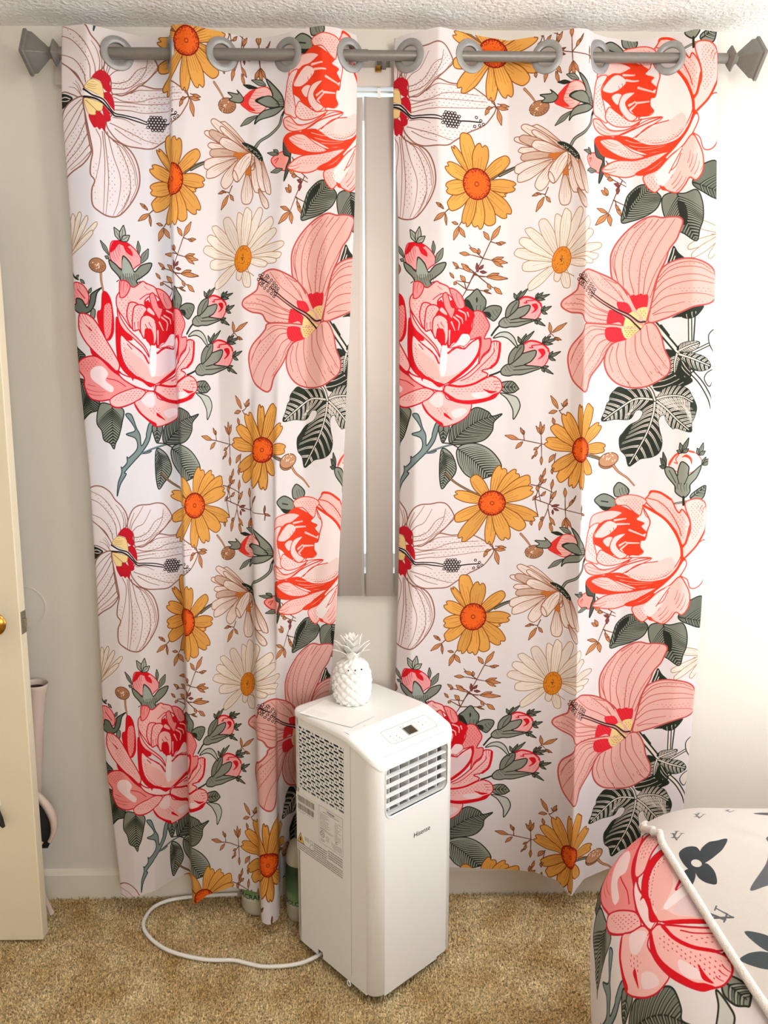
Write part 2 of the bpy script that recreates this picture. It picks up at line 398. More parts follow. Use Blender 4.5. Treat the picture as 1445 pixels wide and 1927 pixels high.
    dots('720,640 1150,640 1180,760 900,800 700,780', 12, BR, -.05); dots('640,990 1100,930 1000,1060 850,1100', 12, BR, .2)
    C = '280,655 335,590 385,520 440,480 465,420 450,330 400,250 340,190 290,110 220,60 150,45 90,62 40,100 0,180 -20,280 0,380 60,430 150,480 220,560 260,630'
    pet(C, WH, BR, 3.2)
    lns('270,640 210,530 120,460 40,420|292,610 272,520 185,400 30,335|335,570 326,450 250,320 150,220 20,170|382,530 372,440 310,300 200,165 60,95|415,495 421,410 392,310 345,245|440,480 440,400 420,320', 2.1, BR, 1.3)
    dots('120,110 240,200 330,330 320,460 240,330 120,190', 14, BR, .8); dots('250,420 310,560 300,600 230,500', 11, BR, 1.2)
    D = '20,415 120,455 215,555 278,665 245,742 175,712 100,682 30,690 -20,600'
    pet(D, WH, BR, 2.6); lns('255,730 200,660 140,640|250,720 215,640 180,610|262,720 235,640 200,590', 1.6, BR, .8)
    E_ = '270,742 170,762 100,832 70,930 40,1100 30,1300 60,1470 180,1385 280,1320 342,1230 330,1150 300,1000 285,880'
    pet(E_, WH, BR, 3.2)
    lns('260,785 205,870 125,1000 50,1130|272,835 200,980 120,1100 40,1250|296,950 220,1110 120,1250 50,1340|312,1060 230,1190 120,1310 60,1400|330,1160 240,1260 140,1350 70,1440|250,760 180,820 110,900 70,980|340,1220 260,1300 160,1370', 2, BR, 1.1)
    dots('180,1000 240,960 290,1040 280,1150 180,1300 100,1350 120,1200', 12, BR, -1.)
    F = '265,765 290,900 330,1080 356,1220 340,1320 338,1420 376,1478 350,1560 358,1690 420,1752 500,1792 585,1790 662,1722 742,1600 782,1480 776,1350 732,1230 660,1152 540,1100 470,1030 440,900 380,800 300,745'
    pet(F, WH, BR, 3.4)
    lns('388,1020 432,1120 420,1300 385,1470|445,1035 468,1300 462,1600 456,1765|462,1040 500,1400 495,1600 478,1775|490,1035 545,1250 610,1450 592,1650 545,1785|512,1080 600,1170 690,1400 690,1600 605,1785|620,1130 722,1280 762,1480 695,1660|540,1110 640,1180 730,1350 745,1500|700,1560 640,1700 580,1780', 2, BR, 1.1)
    dots('560,1150 650,1200 740,1400 700,1600 620,1700 640,1450', 12, BR, 1.2); dots('500,1250 560,1350 560,1600 500,1700', 13, BR, 1.5); dots('360,1340 400,1300 380,1680 360,1600', 12, BR, 1.1)
    for P in ('350,562 400,500 455,490 520,540 512,600 527,640 505,682 452,645 430,592 390,575', '450,690 508,680 545,740 552,850 510,872 478,800 455,740', '440,800 490,830 522,920 480,942 450,870',
              '318,900 380,860 430,868 476,930 466,1032 440,1005 420,1022 398,1000 365,1002'):
        pet(P, RED); hat(P, .7, 5, .8, (176, 24, 42))
    pet('280,652 345,580 430,600 450,660 455,742 420,722 350,690', YEL, (170, 120, 70), 1); hat('300,650 345,600 420,620 440,700', .1, 5, .8, (150, 96, 50), .7)
    pet('275,762 300,750 440,782 448,802 436,850 386,858 380,892 322,890 290,830', YEL, (170, 120, 70), 1); ln('290,770 400,860', 1.2, (150, 96, 50))
    ln('270,705 360,725 445,755 500,815 560,870 640,878 760,890 860,908', 12, (240, 230, 228), 9)
    ln('272,672 350,718 440,742 490,790 552,858 640,866 760,876 862,902', 4, DK, 2.4); ln('275,738 380,748 450,782 530,860 562,885 640,885 760,904 850,920', 4.6, DK, 2.6)
    for (x, y) in [(a * 29 + 858 + (i % 2) * 14, 850 + i * 24) for i in range(6) for a in range(6) if not (i in (0, 5) and a in (0, 5))] + [(1075, 860), (1110, 885), (1100, 930), (1065, 945), (1130, 915)]:
        c0 = env['T']([(x, y)])[0]; cv.ell(c0, 3.9, 3.9, DK); cv.ell(c0, 2.1, 2.1, (238, 228, 224))
    ln('1010,915 1060,905 1110,900', 3, DK)
    # ================= twigs and orange daisies of the second column
    use('R', 730, 230, 4.817)
    twig('600,750 520,830|548,800 500,850', '520,830 418,905 40|500,790 437,742 30|522,840 530,945 22|505,800 470,760 20'); twig('665,910 640,950', '640,950 595,1075 40|645,955 700,1045 40|635,930 580,915 26')
    twig('985,985 930,1075 860,1228 790,1370 735,1455', '935,1060 1018,930 44|918,1062 866,985 38|990,1090 1066,1082 26|980,1085 1030,1105 20')
    twig('930,1075 985,1092|860,1225 780,1205 740,1200|860,1225 770,1150 735,1110|865,1230 940,1245', '740,1200 648,1190 34|825,1180 740,1140 34|830,1190 820,1140 26|940,1245 1048,1215 34|940,1245 1085,1265 40|950,1250 1042,1305 30')
    twig('790,1370 690,1335 620,1320|795,1378 850,1395 905,1395|735,1455 620,1440', '640,1320 585,1272 26|640,1320 610,1330 16|745,1355 665,1285 46|905,1395 1002,1362 34|905,1395 1086,1410 40|820,1385 700,1300 4')
    mauve('815,1355 806,1272 34|832,1330 866,1288 26|835,1350 895,1356 26')
    ln('925,510 1000,460 1080,415 1160,385', 7, GD, 6); ln('925,508 1000,459 1080,414 1160,385', 3.4, (150, 140, 120), 3)
    daisy((805, 555), '585 232 62|690 100 130|1075 640 70|855 185 140|1090 298 110|1158 565 115|1100 835 150|940 925 130|818 962 125|700 942 105|552 790 120|525 620 125|528 405 112', 120, 130)
    use('R', 730, 510, 6.217)
    twig('1010,20 920,212 868,305|1010,40 1060,50 1150,60|1060,55 1150,130 1230,190|920,215 790,130|915,215 890,120|920,220 1060,222 1150,228', '770,90 720,25 30|800,130 770,165 36|905,125 845,55 50|1155,60 1300,20 44|1155,65 1400,75 50|1165,140 1205,205 40|1240,185 1335,262 54|1120,228 1210,260 18|1120,225 1185,215 18', 3)
    # ================= pink rose with its buds and leaves
    use('L', 120, 420, 4.819)
    mush((305, 400), 78, 62, .35, '335,450 340,540 362,650')
    leaf((410, 310), (330, 178), 34, GR, GD); leaf((410, 340), (372, 318), 30, GR, GD)
    pet('415,300 430,195 480,178 545,180 620,225 680,290 705,360 660,400 600,440 500,420 440,370', (244, 176, 176), (206, 40, 60), 2.4)
    pet('420,280 445,190 520,178 600,210 560,230 500,210 460,260', (224, 30, 50)); pet('540,200 610,260 620,310 560,270', (224, 30, 50)); hat('420,300 500,210 510,330 450,370', 1.3, 6, 1, (206, 40, 60)); hat('560,270 640,240 700,350 640,400', .9, 8, .8, (220, 90, 100), .7)
    tuft((520, 180), '455 60|540 38|595 125', 56, GL); leaf((680, 290), (672, 170), 34, GR, GD); leaf((700, 370), (765, 235), 60, GR, GD)
    pet('525,440 530,370 540,312 600,370 640,450 700,390 795,365 770,440 700,500 660,530 680,590 640,630 600,600 540,590 500,500 430,420 410,350 470,390', GR, GD, 2.8)
    pet('530,450 540,330 600,390 632,470 570,500', (176, 182, 172)); hat('520,480 700,480 680,590 540,590', 1.35, 6, 1.1, GD, .8); ln('500,530 480,545', 2, GD); ln('670,545 712,535', 2, GD)
    pet('85,560 122,545 182,580 226,660 212,745 150,730 85,740 78,640', (242, 168, 168), (206, 40, 60), 2.6); ln('125,610 190,690', 2.4, (214, 36, 56)); hat('90,560 140,560 150,640 90,680', 1.2, 7, .8, (206, 60, 70))
    pet('115,690 165,705 212,775 240,700 250,655 340,602 300,650 275,760 222,820 140,822 70,752 110,738', (120, 126, 114), GD, 3); leaf((225, 650), (250, 600), 26, GR, GD)
    pet('255,790 285,800 278,870 245,850', GR, GD, 2)
    # leaves under the rose
    gleaf('95,1118 150,1160 195,1212 140,1262 100,1215', '100,1130 150,1210', (74, 86, 82)); gleaf('60,1400 130,1408 190,1430 210,1520 320,1610 315,1690 240,1720 155,1795 120,1700 90,1500', '150,1430 240,1560 250,1700', (92, 98, 92), L=60)
    gleaf('330,1640 430,1645 540,1690 530,1800 500,1927 470,1990 455,2040 420,1990 365,1960 345,1880 300,1800', '440,1660 440,1800 450,2010', GR, L=44)
    use('L', 150, 780, 3.706)
    P = '310,0 370,55 398,150 400,235 345,300 300,365 270,470 262,560 285,480 330,380 380,320 430,265 470,240 515,150 520,60 490,50 480,120 450,180 425,225 418,140 400,90 360,0'
    pet('320,0 365,60 385,110 325,135 390,165 400,235 345,295 330,290 330,330 300,365 290,360 293,400 270,470 262,560 285,480 325,410 315,395 380,320 430,265 480,190 500,120 520,60 485,60 465,130 462,160 430,215 420,140 395,90 360,0', (146, 158, 156), (56, 78, 84), 2.6)
    ln('430,268 520,232 612,206', 4.5, (56, 78, 84)); ln('430,267 520,231 612,206', 2, (150, 165, 165)); pet('440,268 500,250 480,266', (160, 170, 168), (56, 78, 84), 1.6)
    use('R', 740, 740, 3.705)
    gleaf('318,228 388,226 372,300 345,345 326,300', '350,230 346,335', (140, 142, 132), L=18)
    ln('345,345 400,352 450,378', 3, GD); gleaf('400,352 402,240 468,190 540,118 592,100 662,130 690,160 758,145 702,200 690,262 640,322 560,346', '402,352 480,270 600,190 745,150', (132, 134, 124), L=50, n=12)
    gleaf('442,400 482,360 580,352 682,402 752,500 722,560 600,605 540,590 490,552 450,480', '445,385 560,470 680,590', (168, 170, 160), L=44); gleaf('338,388 402,420 436,500 430,560 380,622 338,662 322,540', '345,400 370,500 345,640', (160, 162, 152), L=30)
    # grey leaf tops
    use('R', 730, 510, 6.217)
    gleaf('900,335 960,280 1042,205 1100,272 1148,350 1112,470 1010,482 900,402', None, (140, 144, 132)); pet('905,335 955,350 1008,470 930,420 900,390', GD); pet('1040,300 1052,330 1040,370 1030,330', GD); hat('1010,410 1110,400 1110,470 1010,480', 1.57, 9, 1.2, GD)
    gleaf('1110,472 1200,402 1312,408 1322,470 1252,572 1200,560', None, (140, 144, 132)); pet('1120,475 1190,480 1200,540 1160,520', GD); hat('1190,480 1300,440 1250,560', .9, 8, 1.1, GD)
    # twin buds on stems
    use('R', 930, 380, 5.667)
    ln('60,1310 20,1350 -30,1420', 4.6, GD); ln('75,1800 20,1825 -50,1850', 4.6, GD)
    def twin(o, s):
        def t(P): return (pp(P) - np.array([55., 1290.])) * s + np.array([55., 1290.]) + np.array(o)
        PK, PR = (246, 182, 182), (222, 28, 48)
        pet(t('262,1040 330,1008 430,1030 496,1080 506,1150 472,1222 430,1252 350,1242 280,1225 250,1130'), PK, PR, 2.6)
        pet(t('400,1090 450,1080 468,1120 440,1160 395,1180 430,1140'), PR); ln(t('265,1035 330,1005 420,1025 490,1075 498,1100'), 4.6, PR); ln(t('320,1070 350,1070 345,1050 440,1040'), 2.6, PR); hat(t('420,1150 490,1150 470,1222 400,1230'), 2.0, 9, .7, (222, 90, 100))
        pet(t('62,1322 50,1282 90,1236 132,1216 190,1150 270,1120 372,1095 376,1140 330,1200 270,1232 350,1242 432,1256 350,1290 250,1322 170,1326 120,1336'), (158, 158, 148), GD, 2.8)
        pet(t('122,1222 130,1140 180,1070 256,1035 266,1080 240,1140 160,1212'), (146, 146, 136), GD, 2.8); ln(t('170,1190 200,1120 245,1060'), 1.6, GD); ln(t('270,1232 180,1250'), 2.4, GD); ln(t('170,1280 260,1275 400,1258'), 2, GD); hat(t('90,1240 160,1230 170,1290 100,1290'), .9, 7, 1, GD)
        tuft(t('240,1035')[0], '|'.join('%f %f' % tuple(q) for q in t('212,965 290,940 362,915')), 34); tuft(t('440,1030')[0], '|'.join('%f %f' % tuple(q) for q in t('470,965 520,960 592,980 540,1035')), 30)
        tuft(t('500,1160')[0], '|'.join('%f %f' % tuple(q) for q in t('540,1105 612,1108 565,1190')), 32); tuft(t('435,1256')[0], '|'.join('%f %f' % tuple(q) for q in t('500,1245 545,1318 460,1300')), 30)
    twin((0, 0), 1.0); twin((20, 512), 1.14)
    pet('-10,1448 55,1392 142,1384 212,1440 250,1552 160,1462 80,1432', (206, 206, 198), GD, 2.6)
    twig('548,1455 605,1405 640,1430', '605,1400 590,1282 38|620,1390 775,1288 42|650,1440 720,1472 24|645,1440 690,1478 20')
    use('R', 930, 730, 5.505)
    gleaf('40,-40 180,-70 250,0 240,20 190,50 100,40', '60,-10 220,-10', (150, 152, 140), L=24); pet('62,52 180,74 242,108 266,200 200,326 190,222 130,112', (206, 206, 198), GD, 2.6)
    twig('250,535 310,545 480,580 560,600|310,545 305,480|490,580 485,480|490,585 490,720|480,595 430,640', '250,535 110,495 46|295,560 222,632 38|300,485 270,412 28|308,485 305,440 18|485,485 432,395 30|485,485 478,350 34|487,485 520,380 30|490,710 488,800 30|455,620 408,645 28|440,650 425,715 30|415,700 388,738 18')
    # ---- the rose itself
    PL, PM, PW, RR, RO = (249, 200, 196), (244, 160, 158), (250, 226, 226), (222, 18, 40), (212, 34, 56)
    use('L', 120, 420, 4.819)
    pet('350,650 385,640 422,700 442,800 452,900 446,1010 400,1070 340,990 305,870 310,812 340,790', RR, RO, 2.4); pet('372,760 420,745 437,850 424,1000 388,1060 366,980 362,860', PM); dots('372,760 420,745 437,850 424,1000 388,1060 366,980', 8, RO, 1.4)
    Q = '145,830 210,835 272,880 332,970 392,1080 452,1180 505,1285 480,1345 400,1275 300,1195 200,1085 146,985 135,920'
    pet('240,1105 300,1180 400,1265 500,1340 560,1420 470,1390 380,1310 270,1210 244,1160', RR, RO, 2); pet(Q, PL, RO, 3.2); dots('220,900 330,1000 440,1200 400,1250 260,1110', 9, RO, .9); hat('145,835 230,850 260,930 150,960', 1.1, 7, 1.2, RO, .9); ln('200,930 250,985 230,950', 2, RO)
    pet('125,1275 190,1222 280,1210 350,1250 440,1340 560,1420 640,1482 742,1532 700,1592 600,1642 500,1672 432,1652 420,1602 330,1612 240,1582 190,1482 185,1402 132,1332', PM, RO, 3.4)
    pet('255,1322 340,1300 402,1362 380,1430 450,1490 430,1535 330,1475 248,1402', PW); dots('150,1260 280,1225 300,1290 200,1350', 9, RO, .2); hat('220,1460 420,1540 420,1600 240,1560', .15, 11, 1.3, RO, .8); pet('420,1602 470,1560 560,1520 660,1495 742,1532 690,1592 600,1640 500,1668 436,1650', PL, RO, 2.4); dots('450,1600 640,1510 720,1535 600,1620', 9, RO, -.4); ln('390,1410 480,1430 560,1480', 2, RO)
    use('R', 730, 510, 6.217)
    pet('402,1540 440,1640 520,1722 600,1792 640,1816 722,1806 852,1752 942,1672 976,1560 900,1540 700,1500 650,1420 560,1410 480,1490', PL, RO, 2.6)
    pet('402,1540 440,1640 520,1722 600,1792 640,1816 640,1780 560,1730 470,1650', RR); pet('480,1500 620,1430 640,1560 560,1592', PW); pet('740,1650 850,1602 922,1640 800,1722', PW); pet('668,1660 752,1742 718,1728 656,1690', RR); dots('560,1600 680,1590 700,1680 600,1660', 9, RO, .6)
    pet('655,1372 700,1332 852,1350 1000,1320 1142,1250 1232,1230 1312,1280 1332,1372 1282,1442 1232,1490 1100,1532 950,1552 800,1532 720,1490 660,1420', PL, RO, 3)
    pet('660,1410 720,1490 800,1532 950,1552 1100,1532 1232,1490 1300,1420 1230,1440 1150,1482 950,1512 820,1502 740,1462', RR); dots('740,1380 1000,1350 1200,1270 1290,1330 1240,1400 950,1420 800,1450', 10, RO, .2); pet('980,1432 1150,1408 1205,1430 1100,1488 1010,1480', PW); pet('1108,1380 1200,1400 1275,1408 1200,1432 1140,1402', RR); hat('1230,1240 1330,1300 1330,1390 1260,1380', 0., 9, 1.6, RO, .9)
    pet('720,1322 900,1222 1040,1100 1110,1000 1182,930 1210,832 1262,815 1312,842 1302,950 1272,1060 1202,1130 1100,1162 1165,1202 1130,1250 1000,1320 852,1350 730,1342', PL, RO, 3.2); ln('1310,845 1302,950 1272,1060 1202,1130', 6.5, RR); ln('720,1335 850,1350 1000,1320 1130,1252', 5.5, RR); ln('850,1285 960,1230 1120,1080 1230,960 1240,900', 2, RO); dots('900,1300 1100,1130 1240,900 1280,900 1240,1080 1080,1230', 10, RO, -.6); hat('1205,820 1310,830 1300,920 1210,890', 1.5, 8, 1.6, RO, .9)
    pet('1000,480 1092,470 1152,550 1187,642 1140,750 1130,790 1202,790 1190,900 1110,982 1060,1080 1090,800 1060,772 960,802 950,742 990,642', PM, RO, 2.8); dots('1010,490 1100,490 1170,640 1110,770 980,760 1000,640', 9, RO, 1.3)
    pet('760,338 830,380 922,420 990,470 1016,520 985,600 962,722 905,742 845,832 765,842 705,905 682,860 652,925 600,832 540,762 500,682 560,500 580,360 680,380', RR)
    pet('300,150 330,128 375,135 452,202 532,150 570,128 610,150 702,190 742,262 862,302 892,420 802,442 760,340 700,280 640,300 580,360 582,480 502,622 422,682 332,562 262,442 258,322 298,250', PL, RO, 2.8)
    pet('300,150 330,128 375,135 420,190 370,300 300,320', PM, RO, 2.4); hat('300,150 375,140 390,200 310,290', 1.7, 8, 1.3, RO, .9); pet('720,212 800,230 872,310 893,420 822,440 770,350', PM, RO, 2.6); hat('760,260 860,300 880,420 820,430', 1.3, 10, 1.2, RO, .9)
    hat('600,150 640,240 620,290 580,200', .6, 9, 1.3, RO); ln('525,340 590,290 640,270', 2, RO); dots('270,330 400,300 430,500 380,600 300,450', 11, RO, .9)
    pet('370,545 402,388 482,384 505,425 462,562 430,690', PL, RO, 3); dots('380,540 410,400 470,400 430,620', 9, RO, 1.2); pet('430,690 452,442 540,402 602,450 562,522 520,702 500,692', PL, RO, 3); dots('450,560 470,450 560,430 500,600', 9, RO, 1.2); hat('430,620 520,600 520,700 440,690', 1.5, 8, 2, RO)
    pet('520,705 532,562 602,520 682,562 704,642 700,800 660,860 640,722 582,682 560,792', PL, RO, 3); pet('575,800 590,700 640,680 668,760 660,900 620,860', RR); hat('580,620 690,600 690,700 600,700', 1.0, 12, 2.2, RO, .7)
    pet('640,292 682,258 712,322 742,420 782,440 770,500 742,562 700,500 660,420', PM, RO, 2.6); pet('600,472 630,425 692,492 680,525', PL, RO, 2.4); pet('580,400 620,340 640,410 600,440', RR)
    for s_ in ('770,540 832,600 822,690', '800,520 862,560 872,612', '742,600 782,695', '830,460 902,500 912,575', '930,485 945,530', '720,700 715,860'): ln(s_, 4.5, PL, 2.5)
    # front bowl
    pet('245,560 300,650 420,800 345,812 292,780 282,900 302,1062 402,1200 482,1250 430,1265 330,1205 252,1082 232,900', RR, RO, 2)
    pet('262,450 300,560 380,690 480,790 570,900 605,1010 540,900 420,780 330,700 275,600', PL, RO, 2.6)
    pet('290,762 362,822 482,922 562,1002 602,1082 625,920 660,880 702,965 782,900 892,905 990,822 1072,782 1082,860 1042,1002 962,1100 852,1202 702,1302 650,1322 522,1282 402,1202 322,1102 282,950', (248, 214, 212), RO, 2.8)
    pet('320,900 420,960 540,1060 590,1150 610,1270 520,1262 410,1190 340,1090', (247, 196, 190)); dots('300,860 330,860 350,1050 440,1190 560,1270 500,1275 380,1190 310,1060', 8, RO, .9); pet('680,1010 800,940 960,900 1030,850 1020,990 900,1120 760,1200 690,1200', (240, 216, 218)); pet('640,1240 760,1220 900,1130 850,1200 700,1300 650,1320 600,1290', (247, 196, 188))
    pet('605,1070 628,900 645,870 690,905 684,1100 660,1222 615,1220', (252, 238, 238)); ln('360,860 410,920', 2.2, RO); ln('400,860 520,950 590,1080', 2.4, RO)
    pet('1058,782 1092,790 1092,880 1052,1012 962,1132 832,1242 722,1312 700,1302 842,1190 962,1080 1042,962 1070,852', RR); ln('702,968 760,922 832,888 892,912 952,850 1060,782', 2.8, RO); ln('702,955 760,905 840,872 890,892', 1.6, RO); pet('720,900 800,830 860,740 910,732 950,745 965,800 890,880 840,872 780,890', PW, RO, 1.5)
    pet('238,1190 330,1232 482,1272 592,1352 655,1332 642,1402 540,1392 402,1342 280,1262', PW, RO, 3.2); pet('380,1215 480,1245 560,1290 655,1325 600,1350 540,1312 420,1262 400,1290', RR)
    ln('640,1330 645,1440', 1.6, RO)
    # ================= top/bottom orange daisy C with its bud
    use('R', 740, 740, 3.705)
    ln('365,560 430,620 520,675 600,712', 6.5, TW, 5.5); ln('365,560 430,620 520,675 600,712', 3.4, (150, 132, 108), 3)
    mush((983, 1110), 68, 50, -.15, '890,985 930,1030 965,1080')
    twig('690,1060 702,1090 715,1110|700,1090 660,1100', '715,1105 735,1200 34|705,1092 782,1098 26|660,1102 632,1148 24|680,1098 640,1108 18')
    twig('960,640 1010,650 1070,672 1130,700|1010,650 1042,580|1010,650 1050,620|1010,655 1030,760', '1025,620 1030,570 22|1042,590 1062,525 20|1035,630 1070,600 20|1000,715 975,750 20|1070,672 1072,672 3')
    daisy((692, 770), '430 702 78|432 880 86|470 1025 105|672 1058 78|555 580 92|758 512 105|865 545 95|955 590 92|975 672 92|1002 872 95|912 945 105|790 1028 105', 95, 88)
    use('R', 930, 730, 5.505)
    twig('420,1155 580,1210 735,1260 920,1290|425,1150 460,1060 490,1000|430,1150 510,1100|425,1155 440,1250 460,1340|580,1210 600,1050 610,990|580,1200 640,1110|565,1215 560,1260 500,1400|565,1260 580,1340 600,1420|740,1255 738,1130|740,1260 800,1200|740,1260 745,1340|910,1290 905,1350', '450,1075 448,1010 34|490,1000 500,912 26|490,1125 538,1075 30|385,1380 390,1430 30|595,1050 612,950 32|595,1150 648,1068 36|500,1360 470,1480 38|515,1340 480,1370 24|580,1340 635,1425 36|580,1400 612,1508 34|738,1130 735,1035 36|780,1220 815,1150 28|810,1190 850,1105 16|745,1340 705,1452 30|745,1345 760,1485 34|750,1340 805,1445 30|905,1280 935,1308 22|905,1280 912,1200 14')
    mauve('600,1230 680,1212 28|620,1250 675,1270 24|612,1265 615,1315 22')
    # ================= orange daisy B and its bud
    mush((1170, 770), 92, 72, -.35, '1000,690 1080,720 1120,740'); use('R', 1080, 700, 5.161)
    ln('375,905 430,975 520,1040 585,1110', 7.5, (140, 88, 60), 4); ln('375,905 430,975 520,1040 585,1110', 4, (214, 160, 122), 2); ln('120,800 190,825 245,845', 7, GD); ln('120,800 190,825 245,845', 3.4, (150, 140, 120))
    c0 = env['T']([(335, 855)])[0]; cv.ell(c0, 27, 19, (110, 72, 50), -.35); cv.ell(c0, 25, 17, (206, 158, 124), -.35)
    for i in range(12):
        p = c0 + np.array([rng.gauss(0, 9), rng.gauss(-2, 6)]); cv.stroke([p, p + np.array([rng.uniform(-3, 3), rng.uniform(1, 4)])], 3, (242, 226, 212), 1.)
    use('R', 930, 730, 5.505)
    twig('705,275 675,235|675,235 700,225 740,180|700,160 710,190|640,680 625,770|625,770 600,880', '665,215 588,80 44|655,238 568,262 38|715,195 755,115 34|735,190 760,155 18|625,690 570,775 44|600,840 605,895 26|625,380 610,310 34|605,440 588,405 24')
    daisy((905, 635), '900 172 66|992 168 110|1092 372 104|1150 620 118|985 895 92|908 1040 80|800 1025 112|668 965 118|606 850 112|528 560 135|602 395 122|732 262 135', 100, 128)
    # ================= side-view cream daisy
    use('R', 940, 40, 5.353)
    ln('715,1268 760,1200 860,1140 915,1050 928,960 950,900', 8, GD, 6); ln('715,1268 760,1200 860,1140 915,1050 928,960', 4.2, (160, 160, 146), 3); ln('0,1535 80,1490 155,1455', 7.5, GD, 6.5); ln('0,1535 80,1490 155,1455', 3.4, (150, 140, 120))
    CF, CO = (238, 222, 214), (160, 108, 78)
    for b, t, w in (((690, 1300), (335, 1028), 78), ((680, 1300), (225, 1020), 84), ((640, 1310), (330, 1080), 60), ((660, 1310), (152, 1150), 70), ((660, 1320), (205, 1140), 90), ((640, 1330), (190, 1270), 70), ((620, 1330), (215, 1350), 90), ((650, 1320), (330, 1210), 96)):
        petal(b, t, w, CF if w != 90 else (214, 186, 170), CO, 2, 0, 5)
    pet('498,1328 640,1318 700,1325 520,1405', (206, 128, 62)); pet('636,1555 665,1420 700,1370 702,1480 690,1560', (206, 128, 62))
    for b, t, w in (((520, 1385), (152, 1480), 110), ((520, 1400), (180, 1580), 100), ((540, 1420), (385, 1682), 120), ((660, 1560), (662, 1848), 120), ((700, 1370), (790, 1735), 110), ((730, 1370), (862, 1720), 100), ((800, 1400), (885, 1755), 60), ((790, 1700), (878, 1890), 60), ((720, 1420), (700, 1500), 30)):
        petal(b, t, w, CF, CO, 2, 0, 4)
    pet('690,1328 640,1330 560,1400 500,1490 492,1560 520,1612 560,1620 620,1540 680,1440', CF, CO, 2.2); hat('640,1345 520,1480 560,1600 680,1420', 2.1, 9, 1.1, CO, .8); pet('492,1560 505,1505 545,1560 556,1618 520,1612', CF, CO, 2)
    pet('588,1222 642,1222 722,1270 792,1350 806,1402 760,1382 700,1322 640,1262', GD, GD, 2)
    for i in range(22):
        c0 = env['T']([(640 + i * 7 + rng.uniform(-8, 8), 1245 + i * 6.2 + rng.uniform(-14, 14))])[0]; cv.ell(c0, 1.1, 1.1, (210, 206, 190))
    twig('490,1665 460,1740 470,1760|460,1735 410,1725', '450,1760 368,1910 44|470,1755 515,1815 34|410,1722 328,1748 26|420,1735 370,1715 18')
    twig('-20,790 0,795', '0,795 95,808 30')
    # ================= cream daisy, front view
    use('L', 340, 380, 3.706)
    daisy((430, 403), '468 600 62|400 552 50|240 606 62|205 452 78|158 342 74|190 258 76|225 178 66|312 118 86|410 80 60|555 48 64|635 120 74|660 200 62|715 295 56|700 375 52|665 415 44|470 48 70|600 440 50', 62, 88, (240, 228, 218), (176, 138, 98), 1.7, 'cream', .25, 3, 0)
    ln('430,480 480,500 510,520', 2, (176, 138, 98))
    # ================= bud pointing left, small bud, twigs by the red rose
    use('L', 300, 40, 3.803)
    pet('580,572 622,508 702,455 772,455 812,520 770,600 712,642 622,612', (246, 196, 190), (226, 70, 60), 2.4); pet('580,572 622,510 690,460 660,510 640,570 690,625 622,610', (232, 70, 62)); hat('640,480 760,470 780,600 680,630', .1, 8, .9, (226, 80, 70), .7)
    pet('765,395 822,450 882,540 885,625 782,602 692,552 740,522 812,522', GR, GD, 2.8); pet('790,520 700,550 780,600 860,600', GR, GD, 2.4); hat('840,560 890,560 890,640 840,620', .2, 6, 1.2, GD)
    pet('708,662 762,622 885,612 832,662 722,692 682,722', GR, GD, 2.6); pet('490,512 562,512 555,485 602,540 572,576 500,566 520,540', GR, GD, 2.4); leaf((700, 455), (600, 440), 26, GD, GD); leaf((762, 440), (660, 396), 38, GR, GD); leaf((702, 660), (580, 746), 36, GR, GD)
    pet('798,992 852,950 922,945 932,1012 902,1082 832,1052', (246, 170, 160), (226, 60, 60), 2.6); ln('820,1000 850,985 830,1020', 2, (226, 60, 60))
    leaf((850, 950), (815, 920), 24, GR, GD); leaf((850, 960), (772, 940), 26, GR, GD); leaf((880, 1070), (795, 1085), 34, GR, GD); pet('890,850 922,900 976,915 942,960 932,1060 890,1158 905,1060 928,990 888,960', (96, 98, 90), GD, 2.4)
    twig('935,1060 980,1120 1060,1165|950,990 1000,1080 1060,1140|1080,990 1090,1020 1150,1060|1040,1120 980,1250 930,1370|970,1270 1050,1310|980,1270 990,1330', '965,1110 925,1075 26|980,1125 945,1120 24|955,1010 990,1010 16|990,1080 1000,1030 18|930,1370 850,1462 38|935,1375 945,1458 32|925,1365 862,1340 26|935,1240 900,1205 26|940,1235 922,1182 24|985,1310 1012,1385 26|980,1300 1000,1345 20')
    mauve('1020,1165 985,1150 24|1010,1170 1000,1225 26')
    # ================= red rose with leaves
    use('R', 1020, 890, 4.379)
    gleaf('435,220 510,175 600,222 602,292 520,312 470,272', None, (150, 154, 142)); pet('470,275 540,285 602,292 520,314', GD); ln('490,235 545,245', 3, GD); gleaf('590,150 602,110 640,85 712,140 700,190 610,202', None, (150, 154, 142)); hat('640,130 710,140 700,190 640,195', 1.2, 7, 1.2, GD)
    gleaf('1215,200 1240,165 1330,110 1350,130 1320,215 1240,222', '1225,205 1340,120', GR, L=26); ln('1095,255 1180,235', 5, GD); ln('1095,255 1180,235', 2.4, GL)
    gleaf('1120,1190 1200,1085 1232,1050 1330,1045 1330,1280 1200,1252', '1130,1190 1320,1240', (120, 124, 112), L=50)
    gleaf('560,1452 590,1322 622,1252 702,1190 772,1190 852,1250 872,1290 832,1360 742,1412 642,1442', '570,1440 680,1310 790,1210', (140, 142, 130), L=52, n=12); pet('600,1340 640,1250 720,1200 700,1260 640,1330 600,1420', GD)
    gleaf('880,1290 940,1250 1052,1260 1152,1240 1192,1322 1192,1432 1162,1512 1132,1595 1042,1542 952,1492 890,1402', '1000,1260 1040,1400 1125,1580', (140, 142, 130), L=56, n=12); pet('1000,1310 1060,1340 1072,1440 1040,1480 1010,1400', GD)
    OL, OO, OW, OR = (246, 206, 200), (226, 82, 56), (246, 232, 230), (236, 78, 40)
